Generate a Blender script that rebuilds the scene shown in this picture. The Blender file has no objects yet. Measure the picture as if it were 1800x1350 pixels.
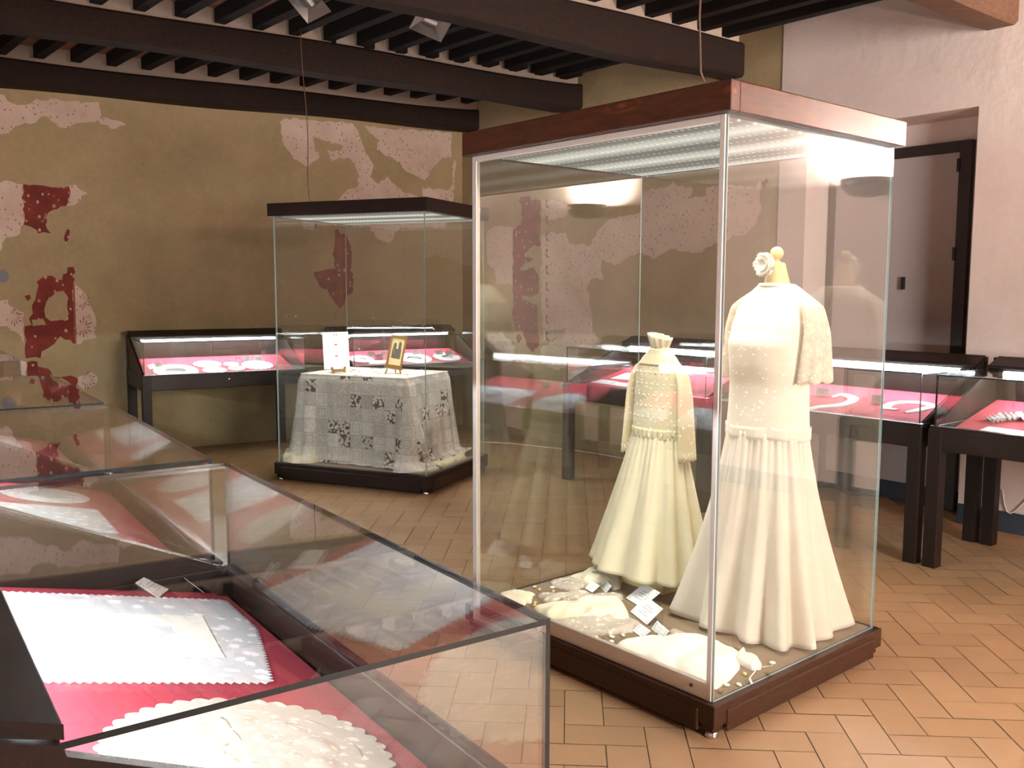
import bpy, bmesh, math, random
from math import sin, cos, pi, radians, sqrt, atan2
from mathutils import Vector, Matrix
R = random.Random(7)
C = bpy.context.scene.collection
SC = bpy.context.scene

# ------------------------------------------------------------------ camera, light, exposure
F_PX, PITCH, ROLL, EYE = 1618.9, 0.1034, 0.0027, 1.55
cam_data = bpy.data.cameras.new('camera')
cam_data.sensor_width = 36.0
cam_data.lens = F_PX * 36.0 / 1800.0
cam_data.clip_start = 0.05
cam = bpy.data.objects.new('camera', cam_data)
C.objects.link(cam)
cam.matrix_world = Matrix.Translation((0, 0, EYE)) @ Matrix.Rotation(pi / 2 - PITCH, 4, 'X') @ Matrix.Rotation(ROLL, 4, 'Z')
SC.camera = cam
SC.view_settings.view_transform = 'Standard'
SC.view_settings.look = 'None'
SC.view_settings.gamma = 1.0
SC.view_settings.use_curve_mapping = False
SC.view_settings.exposure = 0.85
SC.cycles.transparent_max_bounces = 48
SC.cycles.max_bounces = 10
SC.cycles.diffuse_bounces = 4
SC.cycles.glossy_bounces = 5
SC.cycles.caustics_reflective = False
SC.cycles.caustics_refractive = False
SC.cycles.sample_clamp_indirect = 60.0

world = bpy.data.worlds.new('world')
SC.world = world
world.use_nodes = True
world.node_tree.nodes['Background'].inputs['Color'].default_value = (0.75, 0.82, 1.0, 1)
world.node_tree.nodes['Background'].inputs['Strength'].default_value = 0.5

# strengths that get tuned
UPLIGHT = 220.0       # watts of each wall uplighter
FILL_WATTS = 300.0      # added fill light behind the camera
VITRINE_GLOW = 0.22   # diffuser in the tall cases
CASE_WATTS = 15.0      # light thrown down by the tall cases' louvred diffusers
TUBE_GLOW = 115.0      # fluorescent tubes in the desk cases

def area_light(name, loc, target, size, power, color, size_y=None):
    l = bpy.data.lights.new(name, 'AREA')
    l.energy = power; l.color = color; l.size = size
    if size_y: l.shape = 'RECTANGLE'; l.size_y = size_y
    o = bpy.data.objects.new(name, l); C.objects.link(o)
    o.location = loc
    o.rotation_euler = (Vector(target) - Vector(loc)).to_track_quat('-Z', 'Y').to_euler()
    return o
# unseen fill light, added at an opening in the wall behind the camera
area_light('unseen_fill_light', (4.1, -1.15, 2.0), (2.0, 5.5, 1.2), 1.5, FILL_WATTS, (1.0, 0.95, 0.92), 1.7)

# ------------------------------------------------------------------ geometry of the photograph: rays through its pixels
_c, _s = cos(PITCH), sin(PITCH)
_cr, _sr = cos(ROLL), sin(ROLL)
def ray(px, py):
    a, b = px - 900, py - 675
    x = a * _cr + b * _sr; y = -a * _sr + b * _cr
    return Vector((x / F_PX, _c + (-y / F_PX) * _s, -_s + (-y / F_PX) * _c))
def at_z(px, py, z):
    r = ray(px, py); t = (z - EYE) / r.z
    return Vector((r.x * t, r.y * t, z))
def at_plane(px, py, p, n):
    r = ray(px, py); e = Vector((0, 0, EYE))
    t = (Vector(p) - e).dot(n) / r.dot(n)
    return e + r * t

# ------------------------------------------------------------------ materials
def srgb(r, g, b):
    f = lambda v: ((v / 255) / 12.92 if v / 255 <= 0.04045 else ((v / 255 + 0.055) / 1.055) ** 2.4)
    return (f(r), f(g), f(b), 1.0)
class NT:
    """a small helper to wire node trees"""
    def __init__(s, name):
        s.m = bpy.data.materials.new(name); s.m.use_nodes = True
        s.t = s.m.node_tree; s.t.nodes.clear()
        s.out = s.t.nodes.new('ShaderNodeOutputMaterial')
    def n(s, kind, ins=None, **props):
        nd = s.t.nodes.new('ShaderNode' + kind)
        for k, v in props.items(): setattr(nd, k, v)
        for k, v in (ins or {}).items():
            if isinstance(v, bpy.types.NodeSocket): s.t.links.new(v, nd.inputs[k])
            else: nd.inputs[k].default_value = v
        return nd
    def coord(s, which='Object', scale=(1, 1, 1), rot=(0, 0, 0)):
        tc = s.n('TexCoord')
        mp = s.n('Mapping', {'Vector': tc.outputs[which], 'Scale': scale, 'Rotation': rot})
        return mp.outputs['Vector']
    def noise(s, vec, scale, detail=4, rough=0.55, dist=0.0):
        return s.n('TexNoise', {'Vector': vec, 'Scale': scale, 'Detail': detail, 'Roughness': rough, 'Distortion': dist}).outputs['Fac']
    def voro(s, vec, scale, feature='F1', out='Distance', rnd=1.0):
        return s.n('TexVoronoi', {'Vector': vec, 'Scale': scale, 'Randomness': rnd}, feature=feature).outputs[out]
    def ramp(s, fac, stops, interp='LINEAR'):
        nd = s.n('ValToRGB', {'Fac': fac}); nd.color_ramp.interpolation = interp
        e = nd.color_ramp.elements
        while len(e) < len(stops): e.new(0.5)
        for el, (p, c) in zip(e, stops):
            el.position = p; el.color = c if not isinstance(c, (int, float)) else (c, c, c, 1)
        return nd.outputs['Color']
    def mix(s, fac, a, b, blend='MIX'):
        nd = s.n('Mix', None, data_type='RGBA', blend_type=blend)
        for k, v in ((0, fac), (6, a), (7, b)):
            if isinstance(v, bpy.types.NodeSocket): s.t.links.new(v, nd.inputs[k])
            else: nd.inputs[k].default_value = v
        return nd.outputs[2]
    def math(s, op, a, b=0.0, c=None, clamp=False):
        nd = s.n('Math', None, operation=op, use_clamp=clamp)
        for k, v in enumerate((a, b) if c is None else (a, b, c)):
            if isinstance(v, bpy.types.NodeSocket): s.t.links.new(v, nd.inputs[k])
            else: nd.inputs[k].default_value = v
        return nd.outputs[0]
    def bump(s, h, strength=0.3, dist=0.01):
        return s.n('Bump', {'Height': h, 'Strength': strength, 'Distance': dist}).outputs['Normal']
    def bsdf(s, color, rough=0.5, **kw):
        ins = {'Base Color': color, 'Roughness': rough}
        ins.update(kw)
        return s.n('BsdfPrincipled', ins).outputs['BSDF']
    def surf(s, sh): s.t.links.new(sh, s.out.inputs['Surface']); return s.m
    def sep(s, vec):
        return s.n('SeparateXYZ', {'Vector': vec}).outputs
def plain(name, col, rough=0.5, **kw):
    t = NT(name); return t.surf(t.bsdf(col, rough, **kw))

def wood(name, dark, light, rough=0.38, scale=(1, 1, 1), knots=0.0, knot_col=None):
    t = NT(name)
    v = t.coord('Object', scale)
    w = t.noise(v, 9.0, 6, 0.62, 0.6)
    fine = t.noise(v, 60.0, 3, 0.6)
    col = t.ramp(t.math('MULTIPLY_ADD', fine, 0.25, t.math('MULTIPLY', w, 0.8)), [(0.32, dark), (0.72, light)])
    if knots:
        k = t.voro(t.coord('Object', tuple(2.6 if q <= 1.0 else 9.0 for q in scale)), 1.0)
        ring = t.ramp(t.math('FRACT', t.math('MULTIPLY', t.math('ADD', k, t.math('MULTIPLY', w, 0.12)), 8.0)), [(0.2, 0.0), (0.5, 1.0), (0.8, 0.0)])
        msk = t.math('MULTIPLY', ring, t.ramp(k, [(0.02, knots), (0.3, 0.0)]))
        col = t.mix(msk, col, knot_col)
    return t.surf(t.bsdf(col, rough, **{'Normal': t.bump(fine, 0.06, 0.004), 'Specular IOR Level': 0.25}))

M = {}
M['case_wood'] = wood('dark_stained_wood', srgb(20, 12, 9), srgb(38, 24, 17), 0.42, (1.2, 14, 14))
M['leg_wood'] = wood('dark_leg_wood', srgb(19, 11, 8), srgb(36, 22, 15), 0.5, (14, 14, 1.4))
M['lid_wood'] = wood('brown_pine_lid', srgb(46, 22, 11), srgb(80, 41, 21), 0.36, (1.0, 10, 6), 0.35, srgb(150, 78, 28))
M['lid_wood_side'] = wood('brown_pine_lid_side', srgb(46, 22, 11), srgb(80, 41, 21), 0.36, (10, 1.0, 6), 0.9, srgb(150, 78, 28))
M['lid_dark_side'] = wood('dark_pine_lid_side', srgb(26, 15, 11), srgb(40, 24, 17), 0.42, (10, 1.0, 6))
M['lid_dark'] = wood('dark_pine_lid', srgb(26, 15, 11), srgb(40, 24, 17), 0.42, (1.0, 10, 6))
M['base_wood'] = wood('brown_plinth_wood', srgb(38, 21, 13), srgb(64, 38, 22), 0.38, (1.2, 12, 12))
M['base_dark'] = wood('dark_plinth_wood', srgb(26, 17, 13), srgb(42, 27, 19), 0.42, (1.2, 12, 12))
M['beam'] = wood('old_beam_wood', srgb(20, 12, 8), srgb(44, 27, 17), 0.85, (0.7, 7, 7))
M['beam_lit'] = wood('old_beam_wood_lit', srgb(48, 30, 19), srgb(84, 56, 36), 0.8, (0.7, 7, 7))  # lit copy of the beam wood: lamplight put into its colour
M['joist'] = wood('old_joist_wood', srgb(15, 10, 8), srgb(28, 19, 14), 0.9, (0.8, 8, 8))
M['black_frame'] = plain('dark_door_frame', srgb(44, 28, 22), 0.5)
M['door_leaf'] = plain('grey_door_leaf', srgb(172, 160, 156), 0.6)
M['aluminium'] = plain('painted_aluminium', srgb(205, 196, 186), 0.35, Metallic=0.35)
M['chrome'] = plain('chrome', srgb(210, 210, 210), 0.15, Metallic=1.0)
M['edge_dark'] = plain('dark_glass_edge', srgb(26, 32, 34), 0.2)
M['edge_pale'] = plain('pale_glass_edge', srgb(150, 170, 168), 0.25)
M['card'] = plain('white_card', srgb(238, 238, 238), 0.6)
M['ink'] = plain('grey_ink', srgb(182, 182, 186), 0.7)
M['ink_green'] = plain('green_ink', srgb(86, 130, 122), 0.7)
M['ink_red'] = plain('red_ink', srgb(190, 110, 108), 0.7)
M['cord'] = plain('brown_cord', srgb(96, 66, 44), 0.6)
M['white_cable'] = plain('white_cable', srgb(225, 215, 200), 0.5)
M['lamp_metal'] = plain('brushed_lamp_metal', srgb(190, 185, 180), 0.28, Metallic=0.9)
M['lamp_black'] = plain('black_lamp_housing', srgb(22, 20, 19), 0.4)
M['lamp_grey'] = plain('grey_lamp_bowl', srgb(92, 86, 82), 0.45)
M['mannequin'] = plain('cream_mannequin', srgb(196, 172, 116), 0.55)
M['rail'] = plain('white_rail', srgb(225, 225, 220), 0.4)

def glass_mat(name, tint, gloss=0.0):
    t = NT(name)
    g = t.n('NewGeometry')
    d = t.math('ABSOLUTE', t.n('VectorMath', {0: g.outputs['Normal'], 1: g.outputs['Incoming']}, operation='DOT_PRODUCT').outputs['Value'])
    fr = t.math('MULTIPLY_ADD', t.math('POWER', t.math('SUBTRACT', 1.0, d, clamp=True), 4.6), 0.94, 0.058 + gloss)
    tr = t.n('BsdfTransparent', {'Color': tint}).outputs[0]
    gl = t.n('BsdfGlossy', {'Color': (1, 1, 1, 1), 'Roughness': 0.0}).outputs[0]
    mx = t.n('MixShader', {'Fac': fr, 1: tr, 2: gl}).outputs[0]
    return t.surf(mx)
M['glass'] = glass_mat('clear_glass', (0.975, 0.985, 0.975, 1))
M['acrylic'] = glass_mat('clear_acrylic', (0.96, 0.97, 0.97, 1), 0.02)

def emission(name, col, strength):
    t = NT(name); return t.surf(t.n('Emission', {'Color': col, 'Strength': strength}).outputs[0])
M['tube'] = emission('lit_tube', (0.86, 0.93, 1.0, 1), TUBE_GLOW)
M['bulb'] = emission('lit_bulb', (1.0, 0.86, 0.74, 1), 12.0)
def diffuser_mat():
    t = NT('prismatic_light_diffuser')
    v = t.coord('Object')
    x, y, z = t.sep(v)
    # the tubes glow through the ribbed sheet as soft bands, with rows of sparkles along them
    band = t.math('POWER', t.math('ABSOLUTE', t.math('SINE', t.math('MULTIPLY_ADD', x, 8.5, 0.5))), 3.0)
    rib = t.math('ABSOLUTE', t.math('SINE', t.math('MULTIPLY', y, 150.0)))
    row = t.math('POWER', t.math('ABSOLUTE', t.math('SINE', t.math('MULTIPLY', x, 34.0))), 26.0)
    dot = t.math('POWER', t.math('ABSOLUTE', t.math('SINE', t.math('MULTIPLY', y, 105.0))), 12.0)
    sp = t.math('MULTIPLY', t.math('MULTIPLY', row, dot), t.noise(v, 14, 2))
    st = t.math('MULTIPLY_ADD', t.math('MULTIPLY', band, t.math('MULTIPLY_ADD', rib, 0.5, 0.6)), 1.5, 0.5)
    st = t.math('MULTIPLY', t.math('MULTIPLY_ADD', sp, 5.0, st), VITRINE_GLOW)
    e = t.n('Emission', {'Color': (1.0, 0.97, 0.84, 1), 'Strength': st}).outputs[0]
    return t.surf(e)
M['diffuser'] = diffuser_mat()
M['housing'] = plain('pale_light_housing', srgb(150, 140, 128), 0.5)

def plaster(name, a, b, sc=1.4, rough=0.9, bump=0.15):
    t = NT(name); v = t.coord('Object')
    n1 = t.noise(v, sc, 6, 0.6, 0.3); n2 = t.noise(v, 22, 4, 0.7)
    col = t.ramp(t.math('MULTIPLY_ADD', n2, 0.3, t.math('MULTIPLY', n1, 0.75)), [(0.35, a), (0.7, b)])
    return t.surf(t.bsdf(col, rough, Normal=t.bump(t.noise(v, 7, 6, 0.65), bump, 0.02)))
M['ochre'] = plaster('ochre_plaster', srgb(142, 122, 88), srgb(170, 148, 110))
M['white_wall'] = plaster('pinkish_white_plaster', srgb(206, 188, 178), srgb(222, 206, 196), 1.1, 0.9, 0.2)
M['infill'] = plaster('whitewashed_infill', srgb(166, 146, 130), srgb(184, 164, 146))
M['blue_band'] = plaster('blue_grey_dado', srgb(46, 53, 62), srgb(60, 66, 74))
M['ceiling'] = plaster('terracotta_ceiling', srgb(120, 82, 60), srgb(160, 116, 88), 5)

def speckled():
    t = NT('speckled_fresco'); v = t.coord('Object')
    n1 = t.noise(v, 3, 5, 0.6)
    base = t.ramp(n1, [(0.3, srgb(184, 158, 140)), (0.7, srgb(206, 182, 166))])
    d1 = t.voro(t.coord('Object', (1, 1, 0.75)), 26)
    d2 = t.voro(v, 52)
    wob = t.noise(v, 40, 3)
    m1 = t.ramp(t.math('MULTIPLY_ADD', wob, 0.22, d1), [(0.27, 1.0), (0.34, 0.0)])
    m2 = t.ramp(t.math('MULTIPLY_ADD', wob, 0.3, d2), [(0.3, 0.7), (0.36, 0.0)])
    col = t.mix(m1, base, srgb(150, 118, 100))
    col = t.mix(m2, col, srgb(166, 134, 114))
    return t.surf(t.bsdf(col, 0.9, Normal=t.bump(n1, 0.1, 0.01)))
M['speckle'] = speckled()
def red_fresco():
    t = NT('dark_red_fresco'); v = t.coord('Object')
    n1 = t.noise(v, 5, 5, 0.6)
    base = t.ramp(n1, [(0.3, srgb(92, 30, 24)), (0.7, srgb(132, 50, 36))])
    d = t.voro(t.coord('Object', (1, 1, 0.8)), 19)
    m = t.ramp(t.math('MULTIPLY_ADD', t.noise(v, 16, 3), 0.45, d), [(0.4, 1.0), (0.47, 0.0)])
    m = t.math('MULTIPLY', m, t.ramp(t.noise(v, 2.2, 2), [(0.34, 0.1), (0.46, 1.0)]))
    return t.surf(t.bsdf(t.mix(m, base, srgb(190, 154, 130)), 0.9))
M['red_fresco'] = red_fresco()
M['red_line'] = plain('faded_red_paint', srgb(140, 80, 70), 0.9)

def tile_mat():
    t = NT('terracotta_tile')
    g = t.n('NewGeometry')
    rnd = g.outputs['Random Per Island']
    v = t.coord('Object')
    n1 = t.noise(v, 6, 5, 0.6); n2 = t.noise(v, 60, 3, 0.6)
    a = t.ramp(rnd, [(0.0, srgb(155, 122, 87)), (0.5, srgb(162, 129, 93)), (1.0, srgb(167, 134, 98))])
    col = t.mix(t.math('MULTIPLY', n1, 0.5), a, srgb(142, 113, 83))
    r = t.math('MULTIPLY_ADD', n1, 0.25, 0.42)
    return t.surf(t.bsdf(col, r, Normal=t.bump(n2, 0.05, 0.004)))
M['tile'] = tile_mat()
M['grout'] = plain('dark_grout', srgb(116, 94, 72), 0.95)

def felt_mat():
    t = NT('red_felt'); v = t.coord('Object')
    n = t.noise(v, 140, 3, 0.7)
    col = t.ramp(n, [(0.3, srgb(142, 26, 44)), (0.7, srgb(160, 38, 56))])
    return t.surf(t.bsdf(col, 0.95, Normal=t.bump(n, 0.1, 0.002)))
M['felt'] = felt_mat()

def cloth_mat(name, a, b, sc=300, rough=0.85, sheen=0.2, trans=0.0, dots=False, alpha=1.0):
    t = NT(name); v = t.coord('Object')
    n = t.noise(v, sc, 2); big = t.noise(v, 8, 4)
    col = t.ramp(t.math('MULTIPLY_ADD', big, 0.6, t.math('MULTIPLY', n, 0.4)), [(0.3, a), (0.7, b)])
    h = t.math('MULTIPLY_ADD', n, 0.15, big)
    if dots:
        d = t.voro(v, 42)
        dm = t.ramp(d, [(0.16, 1.0), (0.26, 0.0)])
        col = t.mix(dm, col, srgb(255, 252, 240))
        h = t.math('MULTIPLY_ADD', dm, 0.8, h)
    sh = t.bsdf(col, rough, **{'Sheen Weight': sheen, 'Normal': t.bump(h, 0.25, 0.006), 'Specular IOR Level': 0.25})
    if trans:
        tl = t.n('BsdfTranslucent', {'Color': b}).outputs[0]
        sh = t.n('MixShader', {'Fac': trans, 1: sh, 2: tl}).outputs[0]
    if alpha < 1.0:
        tr = t.n('BsdfTransparent').outputs[0]
        weave = t.math('MULTIPLY_ADD', t.ramp(t.noise(v, 30, 3), [(0.35, 0.0), (0.65, 1.0)]), 0.25, alpha - 0.12)
        if dots: weave = t.math('MAXIMUM', weave, dm)
        sh = t.n('MixShader', {'Fac': weave, 1: tr, 2: sh}).outputs[0]
    return t.surf(sh)
M['silk'] = cloth_mat('ivory_chiffon', srgb(216, 206, 188), srgb(230, 221, 204), 260, 0.8, 0.2, 0.12)
M['bodice'] = cloth_mat('dotted_ivory_voile', srgb(216, 208, 186), srgb(228, 220, 200), 220, 0.85, 0.2, 0.08, True)
M['sheer'] = cloth_mat('sheer_ivory_voile', srgb(220, 212, 190), srgb(232, 224, 206), 220, 0.85, 0.2, 0.25, True, 0.72)
M['taffeta'] = cloth_mat('cream_taffeta', srgb(216, 206, 172), srgb(230, 221, 192), 200, 0.5, 0.1, 0.05)
M['cream_lace'] = cloth_mat('cream_dotted_lace', srgb(210, 199, 162), srgb(226, 216, 184), 160, 0.85, 0.2, 0.05, True)
M['cream'] = cloth_mat('cream_linen', srgb(212, 203, 174), srgb(228, 220, 194), 240, 0.9)
M['white_linen'] = cloth_mat('white_linen', srgb(214, 209, 196), srgb(230, 226, 214), 300, 0.9)
M['plinth_cloth'] = cloth_mat('brown_floor_cloth', srgb(112, 92, 66), srgb(128, 106, 78), 400, 0.95)
M['table_skirt'] = plain('maroon_table_skirt', srgb(104, 40, 44), 0.95)
M['cream_block'] = plain('cream_block', srgb(226, 206, 150), 0.7)
M['almond_white'] = plain('white_sugared_almond', srgb(240, 232, 216), 0.35)
M['almond_gold'] = plain('gold_sugared_almond', srgb(214, 186, 120), 0.3, Metallic=0.3)
M['almond_dark'] = plain('olive_sugared_almond', srgb(96, 86, 58), 0.35)

def lace_mat(name, col, scale=26.0, net=0.78, bg=None):
    """white lace: solid motifs on a fine net one can see a little through"""
    t = NT(name); v = t.coord('UV')
    wob = t.n('VectorMath', {0: v, 1: t.n('VectorMath', {0: t.n('TexNoise', {'Vector': v, 'Scale': 9.0, 'Detail': 3}).outputs['Color'], 'Scale': 0.05}, operation='SCALE').outputs[0]}, operation='ADD').outputs[0]
    d = t.voro(wob, scale)
    petal = t.ramp(t.math('MULTIPLY_ADD', t.noise(v, scale * 3.2, 4, 0.7), 0.7, t.math('MULTIPLY', d, 0.75)), [(0.56, 1.0), (0.66, 0.0)])
    x, y, z = t.sep(v)
    nx = t.math('ABSOLUTE', t.math('SINE', t.math('MULTIPLY', x, 900.0)))
    ny = t.math('ABSOLUTE', t.math('SINE', t.math('MULTIPLY', y, 900.0)))
    mesh = t.math('MULTIPLY', t.math('MAXIMUM', nx, ny), net)
    fac = t.math('MAXIMUM', petal, mesh)
    c = t.mix(petal, tuple(0.8 * k for k in col[:3]) + (1,), col)
    sh = t.bsdf(c, 0.9, Normal=t.bump(petal, 0.3, 0.004))
    tr = t.n('BsdfTransparent').outputs[0]
    return t.surf(t.n('MixShader', {'Fac': fac, 1: tr, 2: sh}).outputs[0])
M['lace_white'] = lace_mat('white_floral_lace', srgb(244, 242, 244), 24, 0.97)
M['lace_cream'] = lace_mat('cream_crochet_lace', srgb(214, 202, 186), 34, 0.97)
M['lace_small'] = lace_mat('small_white_lace', srgb(244, 240, 240), 60, 0.97)

def patch_lace():
    """patchwork of lace squares, some of them open so that the skirt below shows"""
    t = NT('patchwork_lace'); v = t.coord('UV')
    cell = 0.108
    x, y, z = t.sep(v)
    ux, uy = t.math('DIVIDE', x, cell), t.math('DIVIDE', y, cell)
    idv = t.n('CombineXYZ', {0: t.math('FLOOR', ux), 1: t.math('FLOOR', uy), 2: 0.0}).outputs[0]
    rnd = t.n('TexWhiteNoise', {'Vector': idv}, noise_dimensions='3D').outputs['Value']
    fx, fy = t.math('SUBTRACT', t.math('FRACT', ux), 0.5), t.math('SUBTRACT', t.math('FRACT', uy), 0.5)
    edge = t.math('MAXIMUM', t.math('ABSOLUTE', fx), t.math('ABSOLUTE', fy))
    hem = t.math('GREATER_THAN', edge, 0.475)
    small = t.voro(v, 75); mid = t.voro(v, 42)
    holes_s = t.ramp(small, [(0.38, 0.0), (0.5, 1.0)])
    holes_m = t.ramp(t.math('MULTIPLY_ADD', t.noise(v, 60, 2), 0.3, mid), [(0.66, 0.0), (0.76, 0.85)])
    ang = t.math('ARCTAN2', fy, fx)
    rad = t.math('SQRT', t.math('ADD', t.math('MULTIPLY', fx, fx), t.math('MULTIPLY', fy, fy)))
    star = t.math('ABSOLUTE', t.math('SUBTRACT', rad, t.math('MULTIPLY_ADD', t.math('ABSOLUTE', t.math('SINE', t.math('MULTIPLY', ang, 2.0))), 0.22, 0.18)))
    ring = t.math('LESS_THAN', star, 0.035)
    kind1 = t.math('GREATER_THAN', rnd, 0.86)
    kind2 = t.math('MULTIPLY', t.math('GREATER_THAN', rnd, 0.5), t.math('LESS_THAN', rnd, 0.86))
    kind3 = t.math('LESS_THAN', rnd, 0.16)
    hole = t.math('ADD', t.math('MULTIPLY', holes_m, kind1), t.math('MULTIPLY', t.math('MULTIPLY', holes_s, kind2), 0.3), clamp=True)
    hole = t.math('ADD', hole, t.math('MULTIPLY', t.math('MULTIPLY', ring, kind3), 0.4), clamp=True)
    hole = t.math('MULTIPLY', hole, t.math('SUBTRACT', 1.0, hem))
    net = t.ramp(t.noise(v, 26, 4, 0.7, 1.0), [(0.42, 0.20), (0.55, 0.05)])
    fac = t.math('SUBTRACT', 1.0, t.math('MAXIMUM', hole, net), clamp=True)
    tone = t.math('MULTIPLY_ADD', t.n('TexWhiteNoise', {'Vector': t.n('VectorMath', {0: idv, 1: (3.3, 7.7, 1.1)}, operation='ADD').outputs[0]}, noise_dimensions='3D').outputs['Value'], 0.75, t.math('MULTIPLY', t.noise(v, 20, 3), 0.25))
    col = t.mix(tone, srgb(196, 192, 186), srgb(236, 231, 220))
    col = t.mix(t.math('MULTIPLY', hem, 0.6), col, srgb(170, 164, 156))
    sh = t.bsdf(col, 0.9)
    tr = t.n('BsdfTransparent').outputs[0]
    return t.surf(t.n('MixShader', {'Fac': fac, 1: tr, 2: sh}).outputs[0])
M['patch_lace'] = patch_lace()

# ------------------------------------------------------------------ mesh helpers
class MB:
    def __init__(s): s.v = []; s.f = []; s.m = []; s.uv = {}; s.sm = set()
    def add(s, vs, fs, mat=0, smooth=False, uvs=None):
        o = len(s.v); s.v += [Vector(p) for p in vs]
        for f in fs:
            k = len(s.f)
            s.f.append([o + i for i in f]); s.m.append(mat)
            if smooth: s.sm.add(k)
            if uvs: s.uv[k] = [uvs[i] for i in f]
        return s
    def box(s, a, b, mat=0, mx=None, side=None):
        (x0, y0, z0), (x1, y1, z1) = a, b
        vs = [Vector(p) for p in ((x0, y0, z0), (x1, y0, z0), (x1, y1, z0), (x0, y1, z0), (x0, y0, z1), (x1, y0, z1), (x1, y1, z1), (x0, y1, z1))]
        if mx is not None: vs = [mx @ p for p in vs]
        fs = [(0, 3, 2, 1), (4, 5, 6, 7), (0, 1, 5, 4), (2, 3, 7, 6), (1, 2, 6, 5), (3, 0, 4, 7)]
        if side is None: return s.add(vs, fs, mat)
        # a pane: the two large faces take MAT, the rim takes SIDE
        dims = (x1 - x0, y1 - y0, z1 - z0); thin = dims.index(min(dims))
        big = {0: (4, 5), 1: (2, 3), 2: (0, 1)}[thin]
        s.add(vs, [fs[i] for i in big], mat)
        return s.add(vs, [fs[i] for i in range(6) if i not in big], side)
    def prism(s, poly, d, mat=0, side=None):
        """POLY a list of 3-D points in a plane, pushed along vector D"""
        d = Vector(d); n = len(poly); vs = [Vector(p) for p in poly] + [Vector(p) + d for p in poly]
        s.add(vs, [tuple(range(n))[::-1], tuple(range(n, 2 * n))], mat)
        return s.add(vs, [(i, (i + 1) % n, n + (i + 1) % n, n + i) for i in range(n)], mat if side is None else side)
    def tube(s, pts, r, n=8, mat=0, cap=True):
        pts = [Vector(p) for p in pts]; rings = []; vs = []
        rr = r if isinstance(r, (list, tuple)) else [r] * len(pts)
        up = Vector((0, 0, 1))
        for i, p in enumerate(pts):
            d = (pts[min(i + 1, len(pts) - 1)] - pts[max(i - 1, 0)]).normalized()
            a = d.cross(up if abs(d.z) < 0.95 else Vector((1, 0, 0))).normalized(); b = d.cross(a)
            vs += [p + (a * cos(2 * pi * k / n) + b * sin(2 * pi * k / n)) * rr[i] for k in range(n)]
        fs = [(i * n + k, i * n + (k + 1) % n, (i + 1) * n + (k + 1) % n, (i + 1) * n + k) for i in range(len(pts) - 1) for k in range(n)]
        if cap: fs += [tuple(range(n))[::-1], tuple(range((len(pts) - 1) * n, len(pts) * n))]
        return s.add(vs, fs, mat, True)
    def lathe(s, prof, n=24, mat=0, o=(0, 0, 0), sx=1, sy=1):
        o = Vector(o); vs = []
        for r, z in prof: vs += [o + Vector((r * sx * cos(2 * pi * k / n), r * sy * sin(2 * pi * k / n), z)) for k in range(n)]
        fs = [(i * n + k, i * n + (k + 1) % n, (i + 1) * n + (k + 1) % n, (i + 1) * n + k) for i in range(len(prof) - 1) for k in range(n)]
        fs += [tuple(range(n))[::-1], tuple(range((len(prof) - 1) * n, len(prof) * n))]
        return s.add(vs, fs, mat, True)
    def grid(s, fn, nu, nv, mat=0, closed=False, uvfn=None):
        vs = []; uvs = []
        for j in range(nv + 1):
            for i in range(nu + (0 if closed else 1)):
                vs.append(fn(i / nu, j / nv)); uvs.append(uvfn(i / nu, j / nv) if uvfn else (i / nu, j / nv))
        w = nu if closed else nu + 1
        fs = [(j * w + i, j * w + (i + 1) % w, (j + 1) * w + (i + 1) % w, (j + 1) * w + i) for j in range(nv) for i in range(nu)]
        return s.add(vs, fs, mat, True, uvs)
    def ball(s, c, r, n=14, mat=0, sz=(1, 1, 1)):
        c = Vector(c); m = n // 2; vs = []
        for j in range(1, m):
            th = pi * j / m
            vs += [c + Vector((r * sz[0] * sin(th) * cos(2 * pi * k / n), r * sz[1] * sin(th) * sin(2 * pi * k / n), r * sz[2] * cos(th))) for k in range(n)]
        t, b = len(vs), len(vs) + 1
        vs += [c + Vector((0, 0, r * sz[2])), c - Vector((0, 0, r * sz[2]))]
        fs = [(i * n + k, (i + 1) * n + k, (i + 1) * n + (k + 1) % n, i * n + (k + 1) % n) for i in range(m - 2) for k in range(n)]
        fs += [(t, k, (k + 1) % n) for k in range(n)] + [(b, (m - 2) * n + (k + 1) % n, (m - 2) * n + k) for k in range(n)]
        return s.add(vs, fs, mat, True)
    def build(s, name, mats, parent=None, bevel=0.0, solid=0.0, sub=0):
        if not isinstance(mats, (list, tuple)): mats = [mats]
        me = bpy.data.meshes.new(name)
        me.from_pydata([tuple(p) for p in s.v], [], s.f)
        for m in mats: me.materials.append(M[m])
        me.polygons.foreach_set('material_index', s.m)
        me.polygons.foreach_set('use_smooth', [i in s.sm for i in range(len(s.f))])
        if s.uv:
            uvl = me.uv_layers.new(name='uv')
            for p in me.polygons:
                u = s.uv.get(p.index)
                if u:
                    for li, q in zip(p.loop_indices, u): uvl.data[li].uv = q
        me.update()
        o = bpy.data.objects.new(name, me); C.objects.link(o)
        if parent is not None: o.parent = parent
        if solid:
            md = o.modifiers.new('thickness', 'SOLIDIFY'); md.thickness = solid; md.offset = 1
        if sub:
            md = o.modifiers.new('smooth', 'SUBSURF'); md.levels = sub; md.render_levels = sub
        if bevel:
            md = o.modifiers.new('edges', 'BEVEL'); md.width = bevel; md.segments = 2; md.limit_method = 'ANGLE'; md.angle_limit = radians(50)
        return o
def fix_normals(o):
    bm = bmesh.new(); bm.from_mesh(o.data); bmesh.ops.recalc_face_normals(bm, faces=bm.faces); bm.to_mesh(o.data); bm.free(); return o
def tag(o, label, cat, group=None):
    o['label'] = label; o['category'] = cat
    if group: o['group'] = group
    return o
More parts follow.
